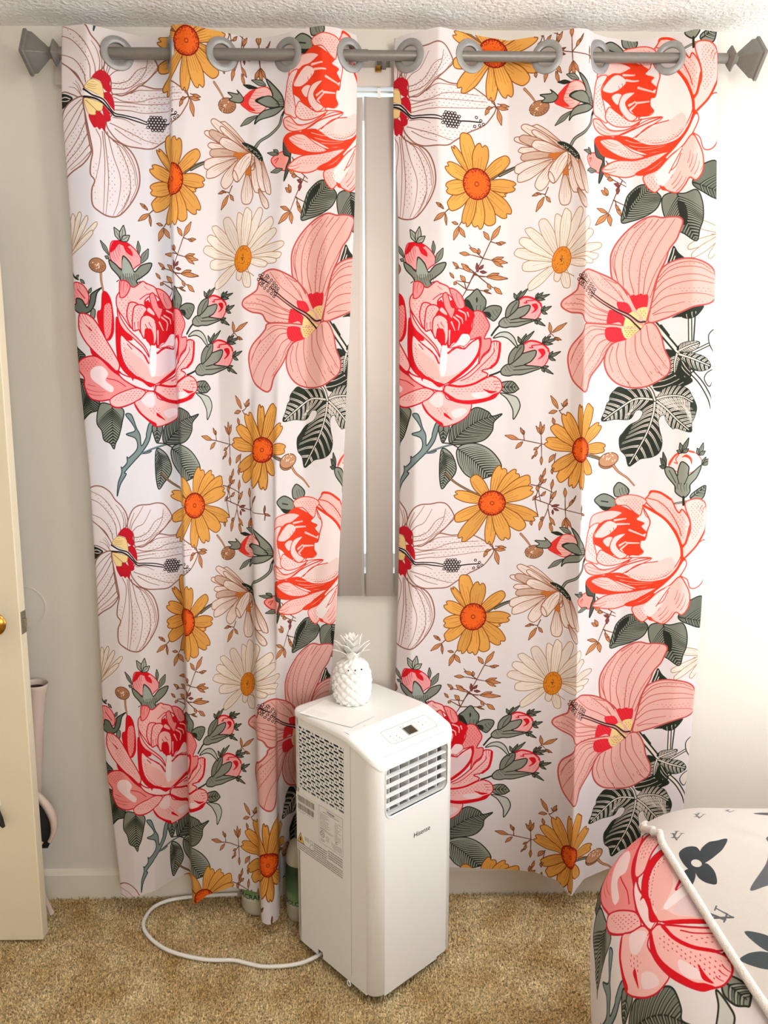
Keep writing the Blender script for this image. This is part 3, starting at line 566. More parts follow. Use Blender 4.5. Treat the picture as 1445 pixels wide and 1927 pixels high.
    pet('1170,712 1202,652 1332,560 1362,640 1345,850 1292,942 1220,956 1190,880 1130,832', (243, 222, 220), OO, 2.6); pet('1180,240 1262,215 1332,240 1358,330 1342,480 1272,602 1182,692 1140,702 1150,602 1212,502 1217,402 1182,302', OL, OO, 3.2); dots('1220,260 1320,240 1320,420 1240,560 1225,400', 9, OO, 1.2); hat('1280,280 1350,280 1340,360 1290,360', 2.0, 9, 1.6, OR, .8); ln('1345,480 1272,602 1180,695', 5, OR)
    pet('880,190 902,155 972,165 1062,220 1102,300 1130,330 1152,302 1202,370 1217,460 1182,572 1142,612 1102,482 1000,382 880,272 850,232', OL, OO, 3.4); ln('890,170 905,158 975,168 1062,222', 6, OR); ln('1215,440 1182,572 1150,605', 6, OR); dots('940,220 1080,300 1180,400 1160,540 1060,380', 10, OO, .9); ln('870,215 960,240 1050,320 1120,440 1145,520', 2.4, OO)
    pet('608,222 702,190 802,200 862,240 832,292 802,362 702,282 622,272', OL, OO, 2.4); dots('630,225 790,215 840,250 790,330 700,270', 9, OO, .4)
    pet('480,402 560,302 632,275 722,310 802,360 780,392 845,422 822,452 865,500 832,522 875,572 812,622 832,662 780,692 702,692 642,642 562,702 482,622 420,562', OR)
    pet('392,432 420,352 522,320 602,318 655,340 582,388 522,398 482,420 402,452', OL, OO, 2.2); pet('360,602 392,452 472,420 422,522 442,642 462,752 402,732 358,702', (243, 216, 212), OO, 2.2); dots('365,620 400,480 430,560 430,700', 9, OO, 1.4)
    pet('430,522 500,430 562,400 625,440 572,502 522,532 482,542', (243, 216, 212), OO, 2.2); pet('500,570 540,535 585,545 548,620', (243, 216, 212), OO, 2); pet('560,602 600,532 690,512 640,560 612,600 642,652 702,692 642,722 572,662', (243, 216, 212), OO, 2.4); pet('450,722 480,642 542,672 642,722 742,712 642,762 522,772', (243, 216, 212), OO, 2.4); dots('480,660 640,730 700,725 560,765 470,730', 9, OO, .3); hat('560,480 640,440 640,520 560,530', 1.2, 9, 1.5, OR)
    for s_ in ('575,372 650,340', '600,398 690,388', '622,432 720,432', '560,350 610,330', '720,482 850,532', '700,590 800,590', '640,610 690,580', '650,640 700,600'): ln(s_, 6, OL, 3.5)
    pet('352,752 402,742 482,802 602,792 722,732 662,782 562,832 432,846 368,810', OL, OO, 2.6); hat('370,760 470,800 560,800 430,840', .3, 7, 1.2, OO)
    pet('838,280 902,322 1002,382 1082,482 1132,592 1142,682 1082,792 1002,862 852,892 702,862 660,850 782,782 902,712 730,710 735,690 800,690 835,662 810,622 815,570 850,560 872,482 892,402 852,352', OW, OO, 2.2)
    pet('700,860 790,790 950,740 1060,700 1090,780 1000,862 852,892', (240, 216, 210)); dots('700,850 900,870 1060,800 1010,870 850,895', 8, OO, -.2); ln('840,278 1002,376 1092,482 1142,602 1150,692', 7, OR); ln('840,300 890,405 870,480 850,550', 3, OO); ln('690,840 790,770 950,738', 2.4, OO); ln('520,850 700,770 900,712', 3, OO); ln('550,835 760,730 890,710', 2, OO)
    pet('512,850 642,838 802,902 1002,882 1102,792 1152,692 1185,742 1122,882 1002,992 905,1015 850,1005 762,962 602,902', OR); hat('600,862 900,900 1040,890 800,960', .02, 8, 1.6, OL, .9)
    pet('362,900 380,868 422,855 522,860 642,932 762,972 902,952 862,992 702,1012 562,1012 432,992 390,950', OR, OO, 2.4); pet('405,892 522,868 642,932 752,982 622,995 500,962', OL, OO, 1.6); hat('410,890 520,870 600,930 500,950', .35, 7, 1.2, OO, .8); dots('540,930 640,940 740,985 600,985', 8, OO, .3)
    pet('415,1092 520,1022 702,1002 902,962 945,970 852,1032 722,1092 602,1132 480,1122', OL, OO, 2.8); dots('480,1060 700,1010 880,980 700,1080', 10, OO, -.3); hat('420,1090 560,1030 560,1080 470,1115', -.2, 9, 1.8, OR, .8); pet('680,1102 802,1042 942,962 985,940 900,1060 762,1112', OR, OO, 2); hat('700,1095 940,970 880,1050', -.45, 8, 1.8, OL, .8)
    pet('915,1002 1002,925 1092,832 1162,722 1185,762 1112,882 1002,992', OW, OO, 2.6)
    pet('1132,858 1182,922 1212,1002 1207,1102 1152,1172 1102,1152 1062,1202 1002,1252 922,1232 895,1205 870,1212 822,1242 762,1192 745,1122 852,1082 952,992 1052,932', OL, OO, 3); pet('830,1122 960,1002 1050,940 1010,1060 900,1192 850,1180', OW); dots('770,1120 850,1140 830,1230 770,1180', 9, OO, 1.3); hat('960,1130 1100,1090 1060,1200 980,1240', -.9, 11, 1.8, OO, .8); hat('1080,960 1180,930 1205,1080 1120,1130', -1.2, 10, 1.6, OO, .8); ln('940,1110 1000,1020 1050,950', 2.2, OO); ln('960,1090 1000,1060 1040,980', 2.2, OO); pet('865,1190 900,1215 920,1232 880,1225', OR)
    # ================= stems, small ivy and big ivy leaf, then the pink hibiscus
    use('R', 1040, 390, 4.516)
    IV, IP = (54, 60, 48), (236, 226, 218)
    pet('970,495 1005,370 1030,320 1070,380 1130,440 1050,450', IV); lns('985,490 1020,400 1032,345|1015,480 1040,410', 2.6, IP)
    ln('1165,930 1168,1150', 11, IV); ln('1165,930 1168,1150', 5.5, IP); ln('1210,900 1195,1150', 3.4, IV); pet('1010,935 1100,890 1200,845 1285,835 1225,920 1150,948 1080,930', IV); hat('1090,930 1210,880 1200,930 1140,945', 1.4, 12, 2.4, IP)
    ln('865,985 960,1100 1060,1220 1180,1390', 17, IV); ln('865,985 960,1100 1060,1220 1180,1390', 8, IP); ln('920,1000 985,1085', 6, IV)
    ln('1170,1390 1260,1490 1330,1610 1360,1700', 13, IV); ln('1170,1390 1260,1490 1330,1610 1360,1700', 6.5, IP); ln('1180,1390 1040,1490 960,1540', 11, IV); ln('1180,1390 1040,1490 960,1540', 5, IP)
    ln('1190,1230 1330,1160', 9, IV); ln('1190,1230 1330,1160', 4, IP); pet('1325,1080 1390,1040 1395,1230 1340,1180', IP, IV, 2.6); pet('1290,1460 1320,1400 1390,1380 1340,1520', IP, IV, 2.6)
    def ivy(P, ribs, n=10, L=30):
        Q = pet(P, IV, IV, 2.4); old = cv.clip; cv.clip = cv.mask(Q)
        for rb in ribs.split('|'):
            r = S(rb, False, 10)
            for i in range(1, len(r) - 1):
                if i % max(1, len(r) // n): continue
                d = r[i + 1] - r[i - 1]; d = d / np.hypot(*d)
                for sg in (-1, 1):
                    nn = np.array([-d[1], d[0]]) * sg
                    for q in (0, 4.4):
                        o = d * q + nn * 4.5
                        cv.stroke(spline([r[i] + o, r[i] + o + (nn * .75 + d * .5) * L * .5, r[i] + o + (nn + d * .85) * L * .92], False, 4), 2.7, IP, .9)
        for rb in ribs.split('|'): ln(rb, 5, IP, 2.4)
        cv.clip = old
    ivy('1060,1240 1000,1210 955,1215 990,1290 1010,1400 1070,1410 1090,1290', '1060,1240 1040,1320 1040,1400', 5, 16); ivy('1060,1210 1090,1160 1160,1140 1245,1145 1220,1200 1150,1230', '1060,1225 1150,1180 1235,1150', 6, 16)
    ivy('1070,1240 1180,1240 1290,1270 1345,1350 1270,1390 1180,1370 1110,1290', '1070,1245 1200,1290 1335,1345', 7, 20); pet('1090,1290 1180,1400 1150,1470 1080,1470 1050,1420', IV); hat('1090,1300 1170,1400 1130,1460', .9, 9, 2.6, IP)
    pet('860,1480 990,1400 1070,1450 1160,1440 1190,1480 1120,1520 1010,1560 880,1560', IV); hat('860,1480 990,1400 1070,1450 1120,1520 880,1560', -.35, 12, 2.6, IP)
    use('R', 1080, 700, 5.161)
    ivy('770,262 722,180 642,165 520,170 440,145 390,180 350,230 345,280 320,310 300,380 270,475 400,460 540,460 600,380 650,370 672,402 632,470 540,520 480,590 440,650 450,760 500,820 530,920 590,890 650,850 760,830 830,780 856,680 830,560 820,480 840,430 880,420 902,480 960,550 1000,545 1132,582 1140,500 1172,430 1190,340 1150,240 1100,160 1000,130 880,160 820,230',
        '790,275 770,420 700,620 540,900|785,268 600,262 420,370 290,465|800,280 900,360 1010,470 1112,560|790,265 900,235 1040,235 1150,290', 9, 46)
    ln('710,130 755,180 790,275', 9, IV); ln('710,130 755,180 790,275', 4.5, IP)
    use('R', 1080, 700, 5.161)
    # bud pointing up
    pet('920,908 982,810 1082,765 1162,780 1222,830 1237,902 1122,982 1040,960 1000,970', (246, 222, 218), (226, 110, 90), 2.4); ln('925,905 985,812 1082,766 1160,780', 5, (236, 90, 60)); pet('1045,830 1090,800 1140,840 1138,900 1120,850 1080,825', (236, 90, 60)); ln('975,880 1005,890 990,850 1020,800', 2.6, (236, 100, 70))
    pet('885,930 962,940 1002,1010 1012,950 1046,872 1112,920 1112,1002 1232,910 1192,1020 1122,1100 1122,1160 1080,1215 1040,1215 985,1170 980,1110 900,1010', (158, 160, 148), GD, 2.8); hat('990,1090 1120,1090 1110,1187 990,1187', 1.5, 8, 1.2, GD, .8); ln('1110,1000 1070,1090', 2, GD); ln('1000,1010 1020,1090', 2, GD); ln('925,960 990,1080', 1.8, GD)
    tuft((1050, 785), '1000 765|1030 690|1112 640|1110 745', 40, GR); tuft((890, 935), '865 782|840 840|832 918', 40, (110, 114, 102)); tuft((1215, 810), '1195 740|1255 690|1275 770', 40); tuft((1240, 905), '1280 830|1325 840|1330 880', 34)
    ln('1060,1215 1060,1290', 6, GD)
    # ---- pink hibiscus
    use('R', 1040, 390, 4.516)
    HP, HO = (236, 190, 181), (202, 98, 94); VN = (196, 96, 84)
    pet('505,602 490,480 500,380 560,270 660,160 760,90 850,62 930,76 1000,70 1080,80 1106,120 1080,200 1050,270 990,350 960,440 910,540 870,650 850,780 820,890 780,972 700,832 640,722 560,642', HP, HO, 4)
    lns('600,660 590,500 610,360 680,220 790,110|690,720 650,560 670,400 730,260 850,90|730,730 735,600 760,420 850,230 960,90|770,730 790,570 850,400 920,270 1040,90|800,740 850,600 910,480 980,360|545,600 525,470 560,330 640,200|560,640 510,480 530,360|830,760 870,640|690,160 800,80|900,90 830,180', 2, VN, 1.3)
    dots('600,480 680,240 800,120 760,230 650,430 640,560', 12, VN, 1.1); dots('700,600 760,420 860,230 830,330 760,640', 13, VN, 1.2); dots('510,460 560,300 620,240 560,400', 11, VN, 1.3)
    pet('910,542 980,470 1100,432 1220,440 1322,480 1376,542 1396,642 1390,752 1330,812 1200,842 1080,892 950,942 820,972 830,862 870,682', HP, HO, 4)
    lns('850,800 930,700 1060,640 1220,620 1380,640|840,850 950,760 1100,730 1280,730 1385,755|850,900 960,840 1120,800|870,700 960,610 1100,570 1250,570 1385,610|890,630 980,540 1100,500 1260,510 1370,560|900,590 990,500 1120,460 1250,470 1340,520|860,910 930,890 1050,880', 2, VN, 1.2); dots('980,690 1200,660 1370,690 1360,720 1100,710', 12, VN, .05); dots('1150,790 1300,780 1320,800 1180,820', 11, VN, -.1); dots('980,520 1200,450 1330,500 1200,500', 12, VN, .1)
    pet('268,562 310,535 400,560 500,602 580,662 650,762 720,872 790,972 740,1032 600,1002 480,992 290,986 250,912 150,892 78,842 90,790 160,742 210,702 230,622', HP, HO, 4)
    lns('560,800 470,740 380,680 300,560|600,780 520,680 400,570|480,890 380,850 280,760 150,745|470,920 330,900 240,830 100,820|465,960 350,940 250,880 120,860|640,860 560,700|470,900 300,830 200,780|540,640 440,600', 1.9, VN, 1.1); dots('330,600 420,600 560,720 480,690', 11, VN, .7); dots('330,960 460,960 450,985 320,980', 10, VN, .1); dots('110,800 240,790 260,840 130,850', 11, VN, .1)
    pet('290,992 480,992 600,1002 740,1032 640,1112 560,1142 500,1172 440,1262 400,1332 320,1442 290,1552 260,1562 180,1482 140,1382 130,1272 160,1182 240,1092 270,1042', HP, HO, 4)
    lns('450,1040 350,1040 270,1110 200,1200 150,1330|455,1070 370,1090 300,1180 240,1300 170,1440|470,1110 390,1160 330,1270 270,1390 240,1530|490,1140 430,1210 380,1320 300,1440|460,1020 330,1010 280,1050|240,1130 180,1240 150,1300|500,1150 420,1260', 1.9, VN, 1.1); dots('280,1100 350,1080 300,1200 220,1340 190,1280', 12, VN, -1.); dots('360,1250 420,1220 330,1420 300,1430', 12, VN, -1.1)
    pet('790,982 860,982 920,1082 950,1202 1000,1312 990,1402 920,1462 800,1522 660,1532 540,1492 460,1402 440,1282 500,1162 640,1102 740,1032', HP, HO, 4)
    lns('560,1150 540,1260 580,1400 660,1520|620,1120 620,1250 670,1400 760,1510|700,1080 710,1230 790,1380 850,1480|750,1040 760,1160 850,1310 930,1430|510,1180 480,1290 510,1400|800,1000 830,1150 920,1290 980,1370|640,1480 660,1530|900,1400 960,1440', 2, VN, 1.2); dots('520,1200 560,1400 620,1510 560,1480', 12, VN, 1.2); dots('640,1150 700,1350 720,1400 640,1280', 13, VN, 1.3); dots('860,1080 920,1180 970,1330 900,1200', 12, VN, 1.1); hat('820,1400 980,1320 980,1420 850,1500', 1.0, 12, 1.4, VN, .5)
    HR = (232, 58, 72)
    for P in ('650,762 690,730 702,740 750,724 770,735 812,738 805,832 770,846 710,862', '545,802 590,798 640,812 672,880 620,902 560,862', '475,882 500,868 560,892 616,940 600,1002 560,972 462,986', '458,1020 570,1020 590,1062 632,1112 540,1142 480,1136 445,1092'):
        pet(P, HR); hat(P, 1.0, 7, 1., (206, 36, 56))
    pet('715,872 760,842 806,850 802,922 780,966', YEL); pet('620,930 672,880 722,900 742,960 782,982 740,1032 632,1112 590,1052 600,1002', YEL); dots('610,1010 740,1000 640,1100', 8, (150, 96, 50), .1, 4); dots('730,880 800,860 780,940', 9, (150, 96, 50), 1.2)
    ln('470,1000 600,1010 740,1030', 2.6, HP); ln('640,740 700,860 785,970', 3.4, HP)
    ln('765,990 640,915 540,868 420,800 330,735 295,690', 9, (226, 170, 160), 5); ln('785,965 730,965 650,906 540,858 420,788 330,722 300,680', 4.5, (70, 46, 44), 2.2); ln('745,1030 700,985 640,930 540,880 420,812 325,748', 4.5, (70, 46, 44), 2)
    for i in range(5):
        for j in range(4):
            c0 = env['T']([(322 - i * 17 + j * 12, 745 - i * 24 - j * 22 + 20)])[0]; cv.ell(c0, 3.6, 3.6, (76, 46, 44)); cv.ell(c0, 1.9, 1.9, (240, 214, 206))
    ln('290,650 262,620 240,610', 3, (76, 46, 44))
    for (x, y) in ((262, 575), (236, 585), (222, 618), (240, 655), (268, 640), (285, 590)):
        ln([(255, 618), (x, y)], 2, (76, 46, 44)); c0 = env['T']([(x, y)])[0]; cv.ell(c0, 4, 4, (76, 46, 44)); cv.ell(c0, 2.1, 2.1, (240, 218, 210))
    return cv.im
# ------------------------------------------------------------------ materials
M = {}
M['wall'] = mat('wall_paint', (229, 223, 212), .75, spec=.25, var=.015, vscale=2.5, bump=.05, bscale=220)
M['trim'] = mat('trim_paint', (238, 230, 214), .45, spec=.4, var=.01)
M['ceiling'] = mat('textured_ceiling', (251, 249, 245), .9, spec=.1, bump=.7, bscale=95)
M['door'] = mat('door_paint', (232, 218, 190), .45, var=.015, vscale=3, bump=.03, bscale=150)
M['brass'] = mat('aged_brass', (176, 130, 60), .25, 1.0, var=.1)
M['steel'] = mat('steel_plate', (170, 165, 155), .35, .9)
M['rod'] = mat('brushed_nickel', (122, 116, 110), .42, .25, var=.04, vscale=120)
M['grommet'] = mat('grommet_metal', (146, 144, 142), .4, .25, var=.04, vscale=60)
M['ac'] = mat('white_plastic', (238, 236, 232), .35, spec=.45, bump=.015, bscale=700)
M['ac2'] = mat('white_plastic_gloss', (244, 243, 240), .25, spec=.5)
M['dark'] = mat('dark_cavity', (22, 24, 22), .8, spec=.2)
M['duct'] = mat('shaded_duct_plastic', (126, 124, 116), .6)  # duct greyed to put shade between the louvres into its colour
M['black'] = mat('black_print', (40, 38, 36), .6)
M['screen'] = mat('display_glass', (44, 46, 38), .12, spec=.6, coat=.4)
M['grey'] = mat('grey_print', (166, 164, 160), .5)
M['silver'] = mat('silver_bezel', (180, 182, 182), .3, .6)
M['cord'] = mat('white_cable', (240, 236, 230), .4)
M['paper'] = mat('paper', (246, 243, 238), .8, spec=.1, transl=.1)
M['ceramic'] = mat('glazed_ceramic', (247, 244, 238), .18, spec=.6, coat=.5)
M['blind'] = mat('vinyl_slat', (228, 218, 208), .55, transl=.2, var=.01)
M['frame'] = mat('window_frame', (240, 238, 232), .5)
M['bottle'] = mat('milky_plastic', (214, 208, 186), .35, transl=.2)
M['pink'] = mat('pale_pink_plastic', (206, 184, 172), .45, var=.03)
M['pinkdark'] = mat('plum_lining', (66, 40, 40), .7)
M['blackbag'] = mat('black_fabric', (22, 18, 18), .7, bump=.2, bscale=300)
M['plush'] = None
# carpet: blotchy tan pile
def carpet_mat():
    m = mat('carpet', (160, 128, 88), 1.0, spec=.05); nt = m.node_tree; N = nt.nodes; P = N['Principled BSDF']; tc = N.new('ShaderNodeTexCoord')
    n1 = N.new('ShaderNodeTexNoise'); n1.inputs['Scale'].default_value = 9; n1.inputs['Detail'].default_value = 4
    n2 = N.new('ShaderNodeTexNoise'); n2.inputs['Scale'].default_value = 170; n2.inputs['Detail'].default_value = 2
    for n in (n1, n2): nt.links.new(tc.outputs['Object'], n.inputs['Vector'])
    r1 = N.new('ShaderNodeValToRGB'); r1.color_ramp.elements[0].color = lin((206, 168, 112)); r1.color_ramp.elements[1].color = lin((255, 236, 194)); r1.color_ramp.elements[0].position = .25; r1.color_ramp.elements[1].position = .75
    r2 = N.new('ShaderNodeValToRGB'); r2.color_ramp.elements[0].color = (.40, .38, .34, 1); r2.color_ramp.elements[1].color = (1.25, 1.22, 1.15, 1); r2.color_ramp.elements[0].position = .32; r2.color_ramp.elements[1].position = .68
    nt.links.new(n1.outputs['Fac'], r1.inputs[0]); nt.links.new(n2.outputs['Fac'], r2.inputs[0])
    mx = N.new('ShaderNodeMix'); mx.data_type = 'RGBA'; mx.blend_type = 'MULTIPLY'; mx.inputs[0].default_value = 1.0
    nt.links.new(r1.outputs[0], mx.inputs[6]); nt.links.new(r2.outputs[0], mx.inputs[7]); nt.links.new(mx.outputs[2], P.inputs['Base Color']); return m
M['carpet'] = carpet_mat()
# ------------------------------------------------------------------ the room
XL, XR, YF, H = -1.85, 1.90, -3.6, 2.44
W1 = (-0.74, 0.60, 1.00, 2.285)          # window behind the curtains (x0, x1, z0, z1)
W2 = (-1.58, -0.26, 0.62, 2.15)          # window in the right-hand wall (y0, y1, z0, z1)
W3 = (0.35, 1.55, 0.85, 2.15)            # window added for fill light in the wall behind the viewer (x0, x1, z0, z1)
struct(MB().box((XL, YF, -.06), (XR, 0, 0)).build('floor', M['carpet']))
struct(MB().box((XL, YF, H), (XR, 0.1, H + .1)).build('ceiling', M['ceiling']))
struct(MB().plate([(XL, -.02), (XR, -.02), (XR, H), (XL, H)], [[(W1[0], W1[2]), (W1[0], W1[3]), (W1[1], W1[3]), (W1[1], W1[2])]], lambda u, v, d: (u, d, v), .14).build('wall_back', M['wall']))
struct(MB().box((XL - .1, YF, 0), (XL, 0, H)).build('wall_left', M['wall']))
struct(MB().plate([(XL, 0), (XR, 0), (XR, H), (XL, H)], [[(W3[0], W3[2]), (W3[0], W3[3]), (W3[1], W3[3]), (W3[1], W3[2])]], lambda u, v, d: (u, YF - d, v), .12).build('wall_front', M['wall']))
struct(MB().plate([(YF, 0), (0, 0), (0, H), (YF, H)], [[(W2[0], W2[2]), (W2[0], W2[3]), (W2[1], W2[3]), (W2[1], W2[2])]], lambda u, v, d: (XR + d, u, v), .12).build('wall_right', M['wall']))
bb = MB().add([(XL, 0, 0), (XL, -.014, 0), (XL, -.014, .078), (XL, -.009, .088), (XL, 0, .092), (XR, 0, 0), (XR, -.014, 0), (XR, -.014, .078), (XR, -.009, .088), (XR, 0, .092)],
              [(0, 1, 6, 5), (1, 2, 7, 6), (2, 3, 8, 7), (3, 4, 9, 8), (4, 0, 5, 9), (0, 4, 3, 2, 1), (5, 6, 7, 8, 9)])
struct(bb.build('baseboard_back', M['trim']))
def pane_mat():
    m = bpy.data.materials.new('window_glass'); m.use_nodes = True; nt = m.node_tree; N = nt.nodes; N.remove(N['Principled BSDF'])
    t = N.new('ShaderNodeBsdfTransparent'); g = N.new('ShaderNodeBsdfGlossy'); g.inputs['Roughness'].default_value = .02; mx = N.new('ShaderNodeMixShader'); mx.inputs[0].default_value = .06
    nt.links.new(t.outputs[0], mx.inputs[1]); nt.links.new(g.outputs[0], mx.inputs[2]); nt.links.new(mx.outputs[0], N['Material Output'].inputs[0]); return m
M['glass'] = pane_mat()
def window(name, a0, a1, z0, z1, to3):
    w = struct(empty(name, (0, 0, 0)))
    MB().plate([(a0, z0), (a1, z0), (a1, z1), (a0, z1)], [[(a0 + .04, z0 + .04), (a0 + .04, z1 - .04), ((a0 + a1) / 2 - .02, z1 - .04), ((a0 + a1) / 2 - .02, z0 + .04)],
               [((a0 + a1) / 2 + .02, z0 + .04), ((a0 + a1) / 2 + .02, z1 - .04), (a1 - .04, z1 - .04), (a1 - .04, z0 + .04)]], to3, .04).build('window_frame', M['frame'], w)
    for p, q in ((a0 + .04, (a0 + a1) / 2 - .02), ((a0 + a1) / 2 + .02, a1 - .04)):
        obj('pane', [to3(p, z0 + .04, .02), to3(q, z0 + .04, .02), to3(q, z1 - .04, .02), to3(p, z1 - .04, .02)], [(0, 1, 2, 3)], M['glass'], w)
    return w
window('window_1', *W1, lambda u, v, d: (u, .085 + d, v))
window('window_2', *W2, lambda u, v, d: (XR + .075 + d, u, v))
window('fill_window', *W3, lambda u, v, d: (u, YF - .075 - d, v))
# carpet pile, real tufts over the part of the floor near the window wall
rng = np.random.default_rng(3)
def tufts():
    X, Y = np.meshgrid(np.arange(-1.3, 1.5, .0064), np.arange(-1.05, -.015, .0064)); n = X.size
    c = np.c_[X.ravel() + rng.uniform(-.002, .002, n), Y.ravel() + rng.uniform(-.002, .002, n)]
    a = rng.uniform(0, 6.283, n); r = rng.uniform(.0028, .0048, n); h = rng.uniform(.006, .014, n); lean = rng.normal(0, .005, (n, 2))
    V = np.empty((n, 4, 3))
    for k in range(3):
        V[:, k, 0] = c[:, 0] + r * np.cos(a + k * 2.094); V[:, k, 1] = c[:, 1] + r * np.sin(a + k * 2.094); V[:, k, 2] = 0.
    V[:, 3, :2] = c + lean; V[:, 3, 2] = h
    i = np.arange(n) * 4; F = np.stack([np.c_[i, i + 1, i + 3], np.c_[i + 1, i + 2, i + 3], np.c_[i + 2, i, i + 3]], 1).reshape(-1, 3)
    me = bpy.data.meshes.new('carpet_pile'); me.vertices.add(n * 4); me.vertices.foreach_set('co', V.ravel().astype(np.float32))
    me.loops.add(F.size); me.loops.foreach_set('vertex_index', F.ravel().astype(np.int32)); me.polygons.add(len(F)); me.polygons.foreach_set('loop_start', np.arange(0, F.size, 3, dtype=np.int32))
    me.update(calc_edges=True); o = bpy.data.objects.new('carpet_pile', me); COL.objects.link(o); me.materials.append(M['carpet']); return o
tag(tufts(), 'short tan carpet pile covering the floor', 'carpet', kind='stuff')
# ------------------------------------------------------------------ open door at the left
door = empty('open_door', (-.906, -.205, 0.012))
tag(door, 'cream painted door standing open at the left edge', 'door')
MB().box((-.80, 0, 0), (0, .035, 2.03)).build('door_leaf', M['door'], door, auto=.003)
MB().box((0, .004, .875), (.0016, .031, .935)).build('latch_plate', M['steel'], door, auto=.0006)
MB().add([(.0016, .011, .895), (.0016, .024, .895), (.0016, .024, .915), (.0016, .011, .915), (.012, .011, .896), (.007, .024, .896), (.007, .024, .914), (.012, .011, .914)],
         [(0, 3, 2, 1), (4, 5, 6, 7), (0, 1, 5, 4), (1, 2, 6, 5), (2, 3, 7, 6), (3, 0, 4, 7)]).build('latch_bolt', M['steel'], door)
kn = MB().lathe([(.0, 0), (.030, 0), (.031, -.004), (.028, -.008), (.013, -.012), (.012, -.030), (.020, -.036), (.027, -.046), (.028, -.056), (.023, -.066), (.010, -.070), (0, -.0705)], 28, (-.066, .905), 'y').build('door_knob', M['brass'], door, True)
hook = empty('dark_hook', (-.998, -.2052, .395)); tag(hook, 'small dark flared hook fixed low on the open door', 'hook')
MB().box((-.012, -.004, .018), (.006, 0, .036)).build('white_base', M['trim'], hook, auto=.002)
MB().tube([(-.006, -.006, .012), (-.002, -.010, -.002), (.006, -.013, -.016), (.013, -.015, -.030), (.017, -.016, -.036)], [.009, .010, .009, .006, .004], 10).build('curved_prong', M['blackbag'], hook, True)
# things on and against the wall behind the door
disc = MB()
for (r0, r1, hh) in ((.058, .0605, .004), (.020, .0212, .003)):
    disc.lathe([(r0, -.0), (r0, -hh), (r1, -hh), (r1, 0)], 48, (-.985, .906), 'y')
disc.lathe([(0, -.0), (.058, -.0), (.058, -.0022), (0, -.0030)], 48, (-.985, .906), 'y')
dso = disc.build('wall_disc', M['wall'], None, True); tag(dso, 'round wall bumper plate beside the door latch', 'bumper')
vase = empty('pink_cup', (-.943, -.060, 0)); vase.rotation_euler = (0, .08, 0); vase.location.x -= .056; tag(vase, 'tall pale pink tube with dark opening behind the open door', 'vase')
MB().lathe([(.020, .0), (.020, .30), (.022, .55), (.028, .670), (.033, .692), (.0335, .700), (.0325, .703), (.0310, .699), (.027, .672), (.024, .62), (0, .62)], 28).build('tube', M['pink'], vase, True)
MB().lathe([(0, .672), (.0262, .672), (.0300, .691), (.0302, .691), (.0264, .674), (0, .674)], 28).build('dark_lining', M['pinkdark'], vase, True)
bag = empty('pink_trimmed_bag', (-.915, -.125, 0)); tag(bag, 'black bag with curved pale pink handle low behind the door', 'bag')
T_ = np.linspace(0, 1, 14)
MB().tube([(-.055 + .082 * math.sin(t * 2.2), -.004, .445 - .185 * t) for t in T_], [.005 + .007 * math.sin(min(1, t * 1.1) * 3.0) for t in T_], 10).build('handle', M['pink'], bag, True)
V = []; F = []
for i, t in enumerate(np.linspace(0, 1, 12)):
    x1 = -.058 + .078 * math.sin(t * 2.2); V += [(-.12, -.004, .44 - .20 * t), (x1, -.004, .44 - .20 * t), (x1 - .004, .028, .44 - .20 * t), (-.12, .028, .44 - .20 * t)]
    if i: k = i * 4; F += [(k - 4 + j, k - 4 + (j + 1) % 4, k + (j + 1) % 4, k + j) for j in range(4)]
F += [(3, 2, 1, 0), (44, 45, 46, 47)]
obj('body', V, F, M['blackbag'], bag, True)
MB().tube([(-.008, -.006, .26), (-.024, -.008, .235), (-.030, -.008, .19), (-.022, -.008, .13), (-.008, -.008, .08), (.004, -.008, .04)], [.0035, .004, .004, .004, .006, .008], 8).build('strap', M['pink'], bag, True)
# ------------------------------------------------------------------ vertical blind in the window
blind = empty('vertical_blind', (0, 0, 0)); tag(blind, 'beige vertical slat blind hanging between the two curtains', 'blind')
MB().box((-.80, -.036, 2.288), (.68, -.001, 2.335)).build('headrail', M['blind'], blind, auto=.004)
MB().box((.018, -.040, 2.322), (.034, -.030, 2.338)).build('bracket_clip', M['brass'], blind, auto=.002)
sl_me = None
for i in range(18):
    x = -.705 + i * .0815 - .0005
    ang = math.radians({0: 78, 1: 74, 2: 68, 3: 56, 6: 44}.get(i, 0))
    if sl_me is None:
        g = [(.0385 * q, .004 * (1 - q * q), z) for z in (0, -1.33) for q in np.linspace(-1, 1, 9)]; g += [(p[0], p[1] + .001, p[2]) for p in g]
        F = [(j, j + 1, j + 10, j + 9) for j in range(8)] + [(j + 27, j + 28, j + 19, j + 18) for j in range(8)] + [(0, 9, 27, 18), (8, 26, 35, 17)] + [(j, j + 18, j + 19, j + 1) for j in range(8)] + [(j + 9, j + 10, j + 28, j + 27) for j in range(8)]
        s_ = obj('slat', g, F, M['blind'], blind, True); sl_me = s_.data
    else:
        s_ = bpy.data.objects.new('slat', sl_me); COL.objects.link(s_); s_.parent = blind
    s_.location = (x, -.020 - .004 * (i % 2), 2.268); s_.rotation_euler = (0, 0, ang)
    if i in (8, 9):
        MB().box((x - .004, -.026, 2.264), (x + .004, -.018, 2.290)).build('hanger', M['frame'], blind)
